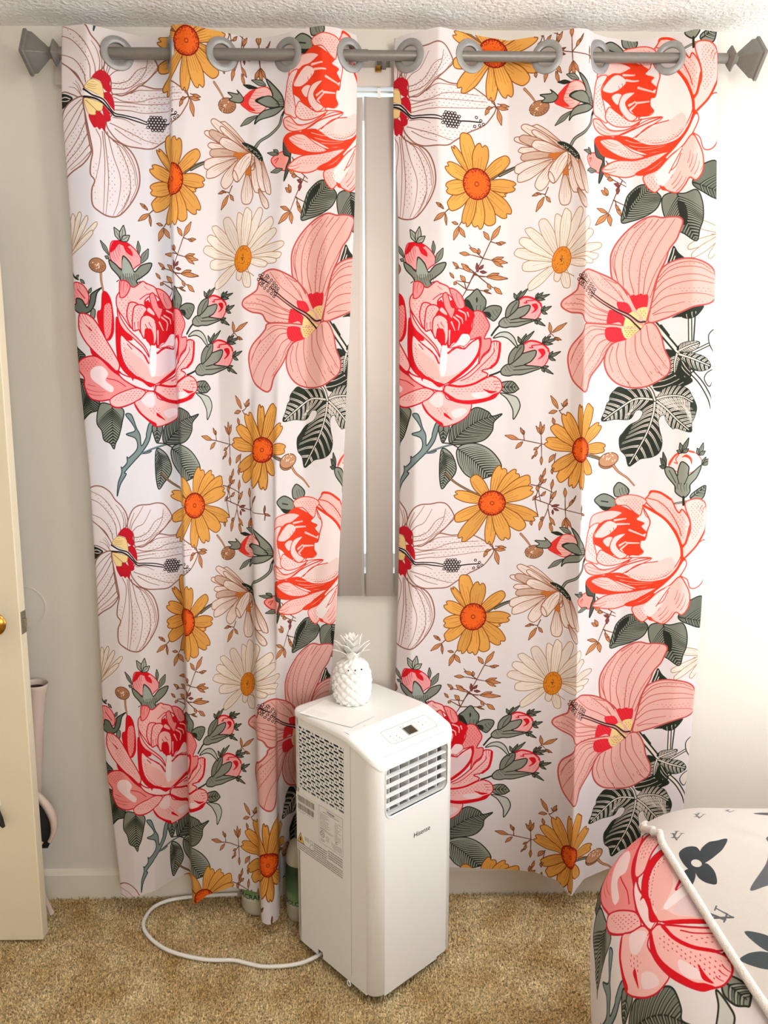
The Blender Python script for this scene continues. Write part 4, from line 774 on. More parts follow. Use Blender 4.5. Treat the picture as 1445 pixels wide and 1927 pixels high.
# ------------------------------------------------------------------ curtain rod
rod = empty('curtain_rod', (0, -.09, 2.340)); tag(rod, 'brushed nickel curtain rod with faceted square finials', 'curtain rod')
MB().lathe([(.0135, -.775), (.0135, .0)], 28, (0, 0), 'x').build('pole', M['rod'], rod, True)
MB().lathe([(.0120, .0), (.0120, .925)], 28, (0, 0), 'x').build('pole', M['rod'], rod, True)
for s_, x0, rot_ in ((-1, -.762, .30), (1, .900, .06)):
    prof = [(.010, 0), (.019, .001), (.031, .010), (.031, .013), (.014, .021), (.013, .026), (.016, .028), (.045, .060), (.047, .070), (.052, .072), (.052, .080), (.047, .082), (0, .0825)]
    MB().lathe([(r, x0 + s_ * h_) for r, h_ in prof], 4, (0, 0), 'x', rot_).build('finial', M['rod'], rod, auto=.0014)
for x in (-.70, .04, .86):
    MB().box((x - .006, .0, -.012), (x + .006, .075, -.002)).box((x - .016, .075, -.045), (x + .016, .089, .03)).build('bracket', M['rod'], rod, auto=.002)
# ------------------------------------------------------------------ floral curtains
PRINT = paint_print(); PRINT = (PRINT / .9) ** 1.22 * .9
M['curtain'] = painted('floral_curtain_print', PRINT, .55, .28, .18, .04, 260)
M['duvet'] = painted('floral_duvet_print', PRINT, .75, 0, .2, .05, 200)
def smooth1(A, k):
    w = np.hanning(k + 2)[1:-1]; w /= w.sum(); p = k // 2
    return np.apply_along_axis(lambda a: np.convolve(np.pad(a, p, 'edge' if False else 'reflect', reflect_type='odd'), w, 'valid'), 0, A)
def curtain(label, cols, zs, X, Y, hem, grom, seed):
    r = np.random.default_rng(seed); cols = np.array(cols, float); zs = np.array(zs); X = np.array(X); Y = np.array(Y)
    U = np.arange(cols[0], cols[-1] + .1, 2.6); nV = 230; S_ = np.linspace(0, 1, nV); ZT = 2.392
    Xu = np.array([np.interp(U, cols, row) for row in X]); Yu = np.array([np.interp(U, cols, row) for row in Y])
    zb = np.interp(U, [h_[0] for h_ in hem], [h_[1] for h_ in hem]); zb = smooth1(zb[:, None], 7)[:, 0]
    Z = ZT + (zb[None] - ZT) * S_[:, None]; PX = np.empty_like(Z); PY = np.empty_like(Z)
    zr = zs[::-1]
    for j in range(len(U)):
        PX[:, j] = np.interp(Z[:, j], zr, Xu[::-1, j]); PY[:, j] = np.interp(Z[:, j], zr, Yu[::-1, j])
    PX = smooth1(PX, 21); PY = smooth1(PY, 21); PX = smooth1(PX.T, 5).T; PY = smooth1(PY.T, 9).T
    for k in range(26):                      # soft wrinkles
        u0, w = r.uniform(cols[0], cols[-1]), r.uniform(14, 40); z0, hz = r.uniform(.1, 2.2), r.uniform(.15, .5)
        PY += r.uniform(-.0035, .0035) * np.exp(-((U[None] - u0) / w) ** 2 - ((Z - z0) / hz) ** 2)
    for z0 in (.62, 1.02, 1.42, 1.86):       # faint packing creases
        PY += .0009 * np.exp(-((Z - z0 - .012 * np.sin(U[None] / 90 + seed)) / .004) ** 2)
    n, m_ = len(U), nV
    V = np.stack([PX, PY, Z], -1); uv = np.stack([np.broadcast_to(U[None] / WIDTH, Z.shape), 1 - (2.42 - Z) * 1000 / PERIOD], -1)
    root = empty('floral_curtain', (0, 0, 0)); tag(root, label, 'curtain', 'floral grommet curtains')
    G = []
    for u in grom:
        j = int(np.argmin(abs(U - u))); lo, hi = max(0, j - 9), min(n - 1, j + 9)
        row = int(np.argmin(abs(Z[:, j] - 2.340))); jj = lo + int(np.argmin(abs(PY[row, lo:hi] + .09))); p = V[row, jj].copy(); p[1] = -.09; p[2] = 2.340
        t = V[row, min(n - 1, jj + 7)] - V[row, max(0, jj - 7)]; t[2] = 0; t /= np.linalg.norm(t); G.append((p, t))
    keep = np.ones((m_ - 1, n - 1), bool); ctr = (V[:-1, :-1] + V[1:, :-1] + V[:-1, 1:] + V[1:, 1:]) / 4
    for p, t in G: keep &= np.linalg.norm(ctr - p, axis=-1) > .0285
    ii, jj = np.nonzero(keep); F = np.c_[ii * n + jj, (ii + 1) * n + jj, (ii + 1) * n + jj + 1, ii * n + jj + 1]
    o = obj('printed_cloth', V.reshape(-1, 3), F, M['curtain'], root, True, uv.reshape(-1, 2)); o['label'] = 'white cloth printed with roses, hibiscus and daisies'
    for p, t in G:
        nn = np.array([t[1], -t[0], 0]); ring = MB(); prof = [(.0235, -.003), (.0265, -.0050), (.033, -.0056), (.0395, -.0030), (.0405, 0), (.0395, .0030), (.033, .0056), (.0265, .0050), (.0235, .003)]; nr = 40; VV = []; FF = []
        for i in range(nr):
            a = 2 * math.pi * i / nr
            for rr, hh in prof: VV.append(p + t * rr * math.cos(a) + np.array([0, 0, 1]) * rr * math.sin(a) + nn * hh)
        L_ = len(prof)
        for i in range(nr):
            q = (i + 1) % nr
            for k in range(L_): FF.append((i * L_ + k, q * L_ + k, q * L_ + (k + 1) % L_, i * L_ + (k + 1) % L_))
        ring.add(VV, FF).build('grommet', M['grommet'], root, True)
    return root
R_COLS = [60, 80, 120, 195, 272, 370, 468, 538, 570, 583, 597, 625, 700, 793, 860, 915, 940]
R_Z = [2.431, 2.222, 1.967, 1.633, 1.283, 0.913, 0.524, 0.029]
R_X = [[0.0756, 0.0662, 0.1043, 0.1742, 0.2531, 0.3562, 0.4457, 0.505, 0.5371, 0.5469, 0.5585, 0.5919, 0.675, 0.7535, 0.8034, 0.8639, 0.8665],
    [0.0708, 0.061, 0.1002, 0.1724, 0.2518, 0.3559, 0.4491, 0.5116, 0.5427, 0.5515, 0.5631, 0.596, 0.679, 0.7625, 0.816, 0.878, 0.8818],
    [0.0853, 0.0749, 0.1133, 0.1855, 0.2625, 0.3613, 0.4567, 0.5228, 0.5479, 0.5542, 0.5671, 0.6, 0.6826, 0.7742, 0.8356, 0.8977, 0.9035],
    [0.0888, 0.078, 0.1163, 0.19, 0.2674, 0.3661, 0.4621, 0.528, 0.5533, 0.5601, 0.5741, 0.608, 0.6919, 0.7853, 0.849, 0.9129, 0.9184],
    [0.0929, 0.0817, 0.12, 0.195, 0.273, 0.372, 0.4687, 0.5347, 0.5602, 0.567, 0.5818, 0.616, 0.6996, 0.7926, 0.8569, 0.921, 0.9251],
    [0.0875, 0.076, 0.1149, 0.1916, 0.2708, 0.3711, 0.4695, 0.5363, 0.5623, 0.569, 0.5844, 0.6193, 0.7035, 0.7975, 0.8634, 0.9285, 0.9309],
    [0.0774, 0.066, 0.1072, 0.1855, 0.2663, 0.369, 0.4701, 0.5371, 0.562, 0.5685, 0.5829, 0.6175, 0.7026, 0.7963, 0.8608, 0.9231, 0.924],
    [0.0665, 0.0552, 0.0984, 0.1783, 0.2603, 0.3651, 0.4686, 0.5353, 0.5589, 0.5651, 0.5785, 0.6122, 0.6968, 0.7882, 0.85, 0.9082, 0.9072]]
R_Y = [[-0.058, -0.06, -0.09, -0.128, -0.09, -0.052, -0.09, -0.126, -0.122, -0.112, -0.098, -0.078, -0.052, -0.09, -0.128, -0.112, -0.09],
    [-0.058, -0.065, -0.09, -0.122, -0.094, -0.06, -0.09, -0.12, -0.122, -0.116, -0.102, -0.085, -0.062, -0.09, -0.122, -0.105, -0.08],
    [-0.055, -0.075, -0.095, -0.11, -0.095, -0.082, -0.09, -0.102, -0.125, -0.128, -0.11, -0.095, -0.078, -0.09, -0.108, -0.095, -0.065],
    [-0.055, -0.0775, -0.1033, -0.1033, -0.0908, -0.082, -0.09, -0.1045, -0.1275, -0.1313, -0.1117, -0.095, -0.078, -0.09, -0.1055, -0.0908, -0.0608],
    [-0.0537, -0.0789, -0.1081, -0.0989, -0.0878, -0.082, -0.09, -0.1063, -0.1298, -0.1347, -0.1133, -0.095, -0.078, -0.09, -0.1037, -0.0878, -0.06],
    [-0.052, -0.08, -0.112, -0.095, -0.085, -0.082, -0.09, -0.108, -0.132, -0.138, -0.115, -0.095, -0.078, -0.09, -0.102, -0.085, -0.06],
    [-0.0427, -0.0606, -0.0833, -0.0857, -0.085, -0.0857, -0.0946, -0.1205, -0.1519, -0.1598, -0.1405, -0.1158, -0.0836, -0.0854, -0.0941, -0.0781, -0.0554],
    [-0.032, -0.038, -0.05, -0.075, -0.085, -0.09, -0.1, -0.135, -0.175, -0.185, -0.17, -0.14, -0.09, -0.08, -0.085, -0.07, -0.05]]
L_COLS = [-25, 0, 60, 126, 200, 258, 273, 288, 330, 431, 515, 535, 545, 555, 575, 598, 605, 612, 700, 748, 800, 830, 880, 935]
L_Z = [2.431, 2.222, 1.967, 1.633, 1.283, 0.913, 0.524, 0.029]
L_X = [[-0.7431, -0.7447, -0.6781, -0.6235, -0.5584, -0.4961, -0.4866, -0.4772, -0.4405, -0.3631, -0.2967, -0.2674, -0.2585, -0.2493, -0.2278, -0.203, -0.1964, -0.1901, -0.1128, -0.0729, -0.0425, -0.0244, -0.0393, -0.055],
    [-0.7592, -0.7628, -0.6939, -0.6324, -0.5654, -0.5047, -0.4952, -0.4853, -0.4495, -0.3689, -0.3004, -0.2731, -0.2641, -0.2551, -0.2338, -0.2089, -0.2019, -0.1946, -0.1171, -0.0763, -0.0459, -0.028, -0.0432, -0.0594],
    [-0.7588, -0.7611, -0.6948, -0.6317, -0.5655, -0.5123, -0.5033, -0.4934, -0.461, -0.3857, -0.3159, -0.297, -0.2889, -0.2808, -0.2616, -0.2392, -0.2322, -0.2253, -0.1497, -0.1073, -0.0613, -0.0347, -0.0502, -0.0675],
    [-0.7624, -0.7634, -0.6973, -0.6343, -0.5672, -0.5146, -0.5057, -0.4962, -0.4664, -0.3958, -0.3292, -0.3105, -0.3019, -0.293, -0.2733, -0.2504, -0.2427, -0.2351, -0.1628, -0.1205, -0.077, -0.0518, -0.0678, -0.0858],
    [-0.7469, -0.7488, -0.6876, -0.6256, -0.5602, -0.5115, -0.5028, -0.4935, -0.4653, -0.3971, -0.3347, -0.3186, -0.3146, -0.31, -0.2844, -0.2564, -0.2538, -0.2502, -0.1798, -0.1395, -0.0955, -0.07, -0.0866, -0.1051],
    [-0.7454, -0.7478, -0.69, -0.6287, -0.5655, -0.5185, -0.5099, -0.5007, -0.4717, -0.4014, -0.3376, -0.3209, -0.3164, -0.3113, -0.286, -0.2578, -0.2556, -0.2522, -0.1896, -0.1548, -0.1142, -0.0908, -0.1079, -0.1268],
    [-0.745, -0.748, -0.6907, -0.6328, -0.5752, -0.5283, -0.519, -0.5092, -0.4775, -0.4049, -0.3388, -0.3212, -0.3151, -0.3093, -0.2857, -0.2609, -0.2599, -0.2609, -0.2146, -0.1863, -0.1505, -0.1298, -0.1467, -0.1654],
    [-0.7106, -0.7147, -0.6657, -0.618, -0.5735, -0.5324, -0.5229, -0.5119, -0.4777, -0.4004, -0.3313, -0.3139, -0.3082, -0.3033, -0.2789, -0.2556, -0.2597, -0.2668, -0.2395, -0.2233, -0.1942, -0.1774, -0.1949, -0.2143]]
L_Y = [[-0.085, -0.11, -0.126, -0.09, -0.052, -0.058, -0.09, -0.122, -0.128, -0.09, -0.054, -0.054, -0.056, -0.06, -0.07, -0.084, -0.09, -0.094, -0.128, -0.116, -0.086, -0.072, -0.054, -0.07],
    [-0.08, -0.1, -0.118, -0.098, -0.062, -0.058, -0.09, -0.124, -0.124, -0.094, -0.065, -0.068, -0.07, -0.072, -0.078, -0.09, -0.094, -0.1, -0.12, -0.11, -0.09, -0.078, -0.06, -0.065],
    [-0.065, -0.09, -0.11, -0.105, -0.082, -0.064, -0.094, -0.128, -0.122, -0.09, -0.095, -0.095, -0.095, -0.095, -0.098, -0.104, -0.106, -0.108, -0.095, -0.102, -0.095, -0.085, -0.065, -0.045],
    [-0.06, -0.09, -0.11, -0.105, -0.085, -0.065, -0.095, -0.128, -0.12, -0.09, -0.102, -0.098, -0.096, -0.095, -0.098, -0.104, -0.105, -0.105, -0.082, -0.105, -0.098, -0.09, -0.07, -0.045],
    [-0.06, -0.09, -0.104, -0.105, -0.09, -0.065, -0.095, -0.128, -0.118, -0.09, -0.092, -0.086, -0.098, -0.115, -0.12, -0.116, -0.12, -0.132, -0.1, -0.095, -0.09, -0.085, -0.065, -0.045],
    [-0.06, -0.09, -0.1, -0.105, -0.09, -0.065, -0.095, -0.128, -0.118, -0.09, -0.09, -0.085, -0.105, -0.13, -0.13, -0.122, -0.128, -0.145, -0.112, -0.09, -0.085, -0.08, -0.06, -0.045],
    [-0.07, -0.1, -0.112, -0.11, -0.078, -0.055, -0.088, -0.124, -0.122, -0.095, -0.1, -0.098, -0.13, -0.16, -0.165, -0.152, -0.142, -0.115, -0.055, -0.045, -0.042, -0.04, -0.04, -0.04],
    [-0.085, -0.115, -0.125, -0.115, -0.065, -0.045, -0.08, -0.122, -0.128, -0.118, -0.138, -0.145, -0.175, -0.2, -0.208, -0.178, -0.13, -0.055, -0.035, -0.035, -0.038, -0.04, -0.04, -0.038]]

curtain('left floral curtain panel, hanging by the open door', L_COLS, L_Z, L_X, L_Y,
        [(-25, .09), (0, .075), (130, .095), (245, .105), (273, .07), (288, .052), (340, .085), (431, .105), (535, .1), (545, .07), (555, .048), (598, .050), (610, .09), (830, .11), (935, .11)], (126, 273, 431, 607, 789), 5)
curtain('right floral curtain panel, hanging beside the bed', R_COLS, R_Z, R_X, R_Y,
        [(60, .14), (400, .135), (540, .125), (583, .105), (625, .13), (940, .135)], (120, 272, 468, 607, 793), 9)
# ------------------------------------------------------------------ portable air conditioner
AW, AD, AZ, AF = .285, .330, .690, .655          # width, depth, height at the back, height at the front lip
ac = empty('portable_air_conditioner', (.011, -.466, 0), math.radians(42)); tag(ac, 'white portable air conditioner standing on the carpet', 'air conditioner')
def ztop(ly): return AF + (AZ - AF) * min(1, max(0, ly / .105)) - .012 * max(0, 1 - ly / .02) ** 2
def to_front(u, v, d): return (u, d, v)                     # front face, looking along +y
def to_left(u, v, d): return (d, u, v)                      # left face, u runs to the back
RC = .032; ZB = .03
# shell: corner posts and back/right faces (front and left faces are separate panels with openings)
out = []
def arc(cx, cy, a0, a1, n=8): return [(cx + RC * math.cos(math.radians(a0 + (a1 - a0) * i / n)), cy + RC * math.sin(math.radians(a0 + (a1 - a0) * i / n))) for i in range(n + 1)]
path_a = arc(AW - RC, RC, 270, 360) + arc(AW - RC, AD - RC, 0, 90) + arc(RC, AD - RC, 90, 180)
path_b = arc(RC, RC, 180, 270)
def strip(path):
    V = []; F = []
    for x, y in path: V += [(x, y, ZB), (x, y, ZB + .008), (x, y, ztop(y) - .004)]
    for q in range(0, len(V), 3):   # tuck the lower edge
        cx, cy = AW / 2, AD / 2; V[q] = (V[q][0] + (cx - V[q][0]) * .03, V[q][1] + (cy - V[q][1]) * .03, ZB)
    for i in range(len(path) - 1):
        k = i * 3; F += [(k, k + 3, k + 4, k + 1), (k + 1, k + 4, k + 5, k + 2)]
    return V, F
MB().add(*strip(path_a)).add(*strip(path_b)).build('body_shell', M['ac'], ac, True)
MB().box((.02, .02, ZB + .004), (AW - .02, AD - .02, ZB + .010)).build('base_plate', M['dark'], ac)
VX0, VX1, VZ0, VZ1 = .036, .252, .502, .630
hole = rrect(VX0, VZ0, VX1, VZ1, .018, 6)
MB().plate([(RC, ZB), (AW - RC - .03, ZB), (AW - RC - .04, ZB + .006), (AW - RC, ZB + .006), (AW - RC, AF - .014), (RC, AF - .014)], [hole], to_front, .004).build('front_panel', M['ac'], ac)
# a front vent: rim, recess, five louvres and upright fins
rim = MB(); o1 = rrect(VX0 - .004, VZ0 - .004, VX1 + .004, VZ1 + .004, .021, 6); i1 = rrect(VX0, VZ0, VX1, VZ1, .018, 6); nr = len(o1)
rim.add([(u, -.0005, v) for u, v in o1] + [(u, -.0028, v) for u, v in rrect(VX0 - .0025, VZ0 - .0025, VX1 + .0025, VZ1 + .0025, .0195, 6)] + [(u, -.0012, v) for u, v in i1] + [(u, .022, v) for u, v in i1],
        [(j * nr + i, j * nr + (i + 1) % nr, (j + 1) * nr + (i + 1) % nr, (j + 1) * nr + i) for j in range(3) for i in range(nr)]).build('vent_frame', M['ac2'], ac, True)
MB().add([(u, .022, v) for u, v in i1] + [(u * .9 + .0144, .075, v * .96 + .0226) for u, v in i1], [(i, (i + 1) % nr, (i + 1) % nr + nr, i + nr) for i in range(nr)]).build('vent_duct', M['duct'], ac, True)
obj('vent_cavity', [(VX0, .074, VZ0), (VX1, .074, VZ0), (VX1, .074, VZ1), (VX0, .074, VZ1)], [(0, 1, 2, 3)], M['dark'], ac)  # near-black sheet standing in for the shade deep in the vent
lou = None
for i in range(4):
    z = .5255 + i * .0246
    if lou is None:
        lou = MB().add([(VX0 + .002, .003, -.0012), (VX0 + .002, .003, .0012), (VX0 + .002, .013, .0034), (VX0 + .002, .013, .0014), (VX1 - .001, .003, -.0012), (VX1 - .001, .003, .0012), (VX1 - .001, .013, .0034), (VX1 - .001, .013, .0014)],
                       [(0, 1, 2, 3), (7, 6, 5, 4), (0, 4, 5, 1), (1, 5, 6, 2), (2, 6, 7, 3), (3, 7, 4, 0)]).build('louvre', M['ac2'], ac); q = lou
    else: q = bpy.data.objects.new('louvre', lou.data); COL.objects.link(q); q.parent = ac
    q.location = (0, 0, z)
fin = None
for i in range(6):
    x = .060 + i * .0335
    if fin is None: fin = MB().box((-.0008, .014, VZ0 + .004), (.0008, .044, VZ1 - .002)).build('fin', M['ac'], ac); q = fin
    else: q = bpy.data.objects.new('fin', fin.data); COL.objects.link(q); q.parent = ac
    q.location = (x, 0, 0); q.rotation_euler = (0, 0, 0)
# left face: panel with a rectangular opening that holds the slotted grille, and a cable notch at the foot
GY0, GY1, GZ0, GZ1 = .112, .304, .478, .652
lp = MB(); pa = [(RC, ZB), (GY0, ZB), (GY0, AZ - .006), (.105, AZ - .006), (RC, ztop(RC) - .006)]
lp.add([(0, u, v) for u, v in pa] + [(.004, u, v) for u, v in pa], [(0, 1, 2, 3, 4), (9, 8, 7, 6, 5)] + [(k, (k + 1) % 5, (k + 1) % 5 + 5, k + 5) for k in range(5)])
for u0, u1, v0, v1 in ((GY1, AD - RC, ZB, AZ - .006), (GY0, GY1, GZ1, AZ - .006), (GY0, GY1, ZB + .018, GZ0), (GY0, .205, ZB, ZB + .018), (.228, GY1, ZB, ZB + .018)): lp.box((0, u0, v0), (.004, u1, v1))
lp.build('left_panel', M['ac'], ac)
MB().box((-.0003, .0875, ZB + .02), (.0002, .0885, ztop(.088) - .02)).build('panel_seam', M['grey'], ac)
gr = MB(); rows = 20; ph = (GZ1 - GZ0) / rows; pitch = .0375; Ls = .0205
def cell(u0, u1, v0, v1):
    if u1 - u0 < .006: gr.add([(0, u0, v0), (0, u1, v0), (0, u1, v1), (0, u0, v1)], [(0, 1, 2, 3)]); return
    m_ = .0015; hu = rrect(u0 + m_, v0 + .0012, u1 - m_, v1 - .0012, min((v1 - v0) / 2 - .0013, (u1 - u0) / 2 - m_ - .0001), 2); n = len(hu)
    ou = []
    for (p, q) in hu:
        a = (p - (u0 + u1) / 2) / ((u1 - u0) / 2); b = (q - (v0 + v1) / 2) / ((v1 - v0) / 2)
        ou.append((p, v0 if b < 0 else v1))
    ou = [((u0 if p < (u0 + u1) / 2 and abs(p - (u0 + m_)) < .0016 else (u1 if abs(p - (u1 - m_)) < .0016 else p)), q) for p, q in ou]
    V = [(0, p, q) for p, q in ou] + [(0, p, q) for p, q in hu] + [(.003, p, q) for p, q in hu]
    gr.add(V, [(i, (i + 1) % n, (i + 1) % n + n, i + n) for i in range(n)] + [(i + n, (i + 1) % n + n, (i + 1) % n + 2 * n, i + 2 * n) for i in range(n)])
for rI in range(rows):
    v0 = GZ0 + rI * ph; off = -pitch / 2 if rI % 2 else 0.; u = GY0 + off - pitch
    while u < GY1:
        for a, b in ((u, u + Ls + .0052), (u + Ls + .0052, u + pitch)):
            a, b = max(a, GY0), min(b, GY1)
            if b - a > 1e-5: cell(a, b, v0, v0 + ph)
        u += pitch
gr.build('side_grille', M['ac'], ac)
obj('grille_backing', [(.012, GY0 - .004, GZ0 - .004), (.012, GY1 + .004, GZ0 - .004), (.012, GY1 + .004, GZ1 + .004), (.012, GY0 - .004, GZ1 + .004)], [(0, 1, 2, 3)], M['dark'], ac)
# lid with rounded edge that follows the flat top and sloping control deck
def rr_out(ins):
    r = max(.004, RC - ins + .002); P = []
    for cx, cy, a0 in ((AW + .002 - ins - r, -.002 + ins + r, 270), (AW + .002 - ins - r, AD + .002 - ins - r, 0), (-.002 + ins + r, AD + .002 - ins - r, 90), (-.002 + ins + r, -.002 + ins + r, 180)):
        for i in range(9): a = math.radians(a0 + 90 * i / 8); P.append((cx + r * math.cos(a), cy + r * math.sin(a)))
    # subdivide the long sides so that the crease is followed
    Q = []
    for i in range(len(P)):
        a, b = P[i], P[(i + 1) % len(P)]; L_ = math.hypot(b[0] - a[0], b[1] - a[1]); k = 12 if L_ > .1 else 1
        for j in range(k): Q.append((a[0] + (b[0] - a[0]) * j / k, a[1] + (b[1] - a[1]) * j / k))
    return Q
lid = MB(); LV = []; rings = [(0., -.016), (0., -.007), (.0015, -.003), (.005, -.0006), (.010, 0.)]; nn_ = None
for ins, dz in rings:
    ring = rr_out(ins); nn_ = len(ring); LV += [(x, y, ztop(y) + dz) for x, y in ring]
LF = [(j * nn_ + i, j * nn_ + (i + 1) % nn_, (j + 1) * nn_ + (i + 1) % nn_, (j + 1) * nn_ + i) for j in range(4) for i in range(nn_)]
lid.add(LV, LF)
ring = rr_out(.010); ys = sorted(set([round(p[1], 5) for p in ring] + [.0085 + .0032 * i for i in range(100) if .0085 + .0032 * i < AD - .0085]))
ys = [y for y in ys if .0081 < y < AD - .0081]
def xr(y):
    xs = []
    for i in range(len(ring)):
        a, b = ring[i], ring[(i + 1) % len(ring)]
        if (a[1] - y) * (b[1] - y) <= 0 and abs(a[1] - b[1]) > 1e-9: xs.append(a[0] + (b[0] - a[0]) * (y - a[1]) / (b[1] - a[1]))
    return (min(xs), max(xs)) if xs else (AW / 2, AW / 2)
TV = []
for y in ys: a, b = xr(y); TV += [(a, y, ztop(y)), (b, y, ztop(y))]
lid.add(TV, [(2 * i, 2 * i + 1, 2 * i + 3, 2 * i + 2) for i in range(len(ys) - 1)])
lid.build('lid', M['ac2'], ac, True)
# control deck on the slope
sl = math.atan((AZ - AF) / .105)
def deck(u, v, h_=0.): return (u, v, AF + (AZ - AF) * v / .105 + h_)
def deck_plate(name, u0, v0, u1, v1, r, hh, m, parent=ac):
    P = rrect(u0, v0, u1, v1, r, 4); n = len(P)
    return obj(name, [deck(u, v, .0001) for u, v in P] + [deck(u, v, hh) for u, v in P], [tuple(range(n, 2 * n))] + [(i, (i + 1) % n, (i + 1) % n + n, i + n) for i in range(n)], m, parent)
cp = MB(); Po = rrect(.082, .026, .246, .074, .010, 6); Pi = rrect(.0832, .0272, .2448, .0728, .009, 6); n = len(Po)
cp.add([deck(*p, .0003) for p in Po] + [deck(*p, .0003) for p in Pi], [(i, (i + 1) % n, (i + 1) % n + n, i + n) for i in range(n)]).build('control_outline', M['grey'], ac)
deck_plate('display_bezel', .1455, .033, .181, .060, .002, .0012, M['silver']); deck_plate('display', .149, .0345, .1775, .0585, .001, .0018, M['screen'])
for u, v in ((.1155, .0462), (.118, .0385), (.1195, .0330), (.099, .0515), (.1475, .0655), (.1565, .0655), (.206, .060), (.208, .047)): deck_plate('indicator_light', u - .0011, v - .0011, u + .0011, v + .0011, .001, .0006, M['black'])
def ring_icon(name, u0, v0, u1, v1, r):
    A, B = rrect(u0, v0, u1, v1, r, 4), rrect(u0 + .0007, v0 + .0007, u1 - .0007, v1 - .0007, r - .0005, 4); n = len(A)
    obj(name, [deck(*p, .0004) for p in A] + [deck(*p, .0004) for p in B], [(i, (i + 1) % n, (i + 1) % n + n, i + n) for i in range(n)], M['grey'], ac)
ring_icon('power_button', .096, .033, .106, .043, .0045); ring_icon('mode_button', .129, .042, .138, .051, .002); ring_icon('temperature_button', .186, .036, .196, .066, .003); ring_icon('fan_button', .216, .050, .227, .060, .003)
deck_plate('speck', .062, .109, .068, .110, .0004, .0003, M['grey'])
text_mesh('brand_lettering', 'Hisense', .058, M['black'], ac, lambda x, y: (.131 + x, -.0006, .412 + y), .004)
# rating label and warnings printed on the left face
def label_art():
    c = Canvas(194, 165, 4.0, (232, 230, 226), wrap=False); r = random.Random(8); K = (66, 60, 52)
    def box_(a, b, x, y, col): c.fill([(a, b), (x, b), (x, y), (a, y)], col)
    for v0, v1 in ((8, 25), (31, 47)):
        u = 6.
        while u < 76: w = r.choice((.5, .5, .9, 1.4)); box_(u, v0, u + w, v1, K); u += w + r.choice((.5, .6, 1.0))
    def micro(u0, u1, v, hh, col=K):
        u = u0
        while u < u1:
            w = r.uniform(1.2, 6); e = min(u + w, u1)
            x = u
            while x < e: box_(x, v, min(x + .55, e), v + hh * r.uniform(.75, 1), col); x += .85
            u = e + 1.3
    micro(6, 40, 50, 1.4); micro(46, 74, 50, 1.4); micro(6, 36, 53.5, 1.2); micro(6, 76, 27, 1.1)
    for a in ((97, 1), (191, 1)): pass
    P = [(97, 1), (191.5, 1), (191.5, 103), (97, 103), (97, 1)]; c.stroke(P, .6, K)
    micro(112, 176, 13, 2.2)
    for i in range(13): micro(101, 101 + r.uniform(18, 40), 20 + i * 3.4, 1.5)
    for i in range(13): micro(160, 160 + r.uniform(8, 28), 24 + i * 4, 1.5)
    micro(101, 156, 62, 1.6); micro(101, 150, 65.5, 1.6)
    c.ell((110, 77), 9, 9, K); c.ell((110, 77), 7.4, 7.4, (232, 230, 226)); micro(104, 116, 73, 3.4); micro(105, 115, 78, 3.0)
    for i in range(3): micro(102, 119, 90 + i * 3, 1.8)
    for i in range(5): micro(125, 138, 76 + i * 3, 1.4)
    c.stroke([(162, 80), (170, 80), (166, 72), (162, 80)], .8, K); c.stroke([(166, 75), (166, 78)], .8, K)
    for i in range(5): micro(145 + i * 2, 188, 84 + i * 3.2, 1.4)
    c.fill([(16, 112), (33, 143), (-1 + 2, 143)], K); c.fill([(16, 116), (29.5, 141), (4, 141)], (240, 190, 80)); c.fill([(16, 123), (20, 130), (19, 137), (12, 137), (11, 131), (14, 128)], K)
    for i in range(4): micro(34, 54, 117 + i * 3, 1.8)
    c.stroke([(58, 118), (70, 118), (70, 126), (58, 126), (58, 118)], .8, K); c.stroke([(54, 140), (60, 130), (70, 128), (72, 142), (60, 146), (54, 140)], .8, K)
    for i in range(4): micro(74, 128, 117 + i * 6.2, 4.4, (84, 76, 66)); micro(133, 190, 107 + i * 6.4 + 4, 4.6, (84, 76, 66))
    for i in range(4): micro(2, 190, 142 + i * 5.8, 4.0, (88, 80, 70))
    return c.im
M['label'] = painted('rating_label_print', label_art(), .5)
obj('side_label', [(-.0004, .310, .300), (-.0004, .116, .300), (-.0004, .116, .465), (-.0004, .310, .465)], [(0, 1, 2, 3)], M['label'], ac, uv=[(0, 0), (1, 0), (1, 1), (0, 1)])
text_mesh('label_lettering', 'Hisense', .030, M['black'], ac, lambda x, y: (-.0007, .181 - x, .4545 + y), .012)
for (x, y) in ((.05, .05), (AW - .05, .05), (.05, AD - .05), (AW - .05, AD - .05)):
    MB().lathe([(.013, y - .007), (.016, y - .005), (.016, y + .005), (.013, y + .007)], 20, (x, .0165), 'y').box((x - .006, y - .009, .018), (x + .006, y + .009, .036)).build('caster', M['dark'], ac, True)
MB().tube([(-.004, .095 + .006 * math.cos(a), ZB - .002 + .007 * math.sin(a)) for a in np.linspace(0, 6.283, 16)], .0016, 6).build('drain_loop', M['cord'], ac, True)
# ------------------------------------------------------------------ power cord
cpts = [(-.118, -.262, .030), (-.138, -.283, .018), (-.194, -.310, .013), (-.277, -.318, .013), (-.330, -.304, .013), (-.365, -.293, .013), (-.410, -.292, .013), (-.451, -.287, .013), (-.510, -.270, .013), (-.560, -.246, .013), (-.608, -.207, .013), (-.640, -.165, .013), (-.650, -.125, .013), (-.640, -.075, .013), (-.606, -.046, .014), (-.554, -.034, .016), (-.50, -.030, .018), (-.40, -.026, .020)]
cd_ = MB().tube(spline(cpts, False, 8), .0052, 12).build('power_cord', M['cord'], None, True); tag(cd_, 'white power cord looping across the carpet', 'cord')
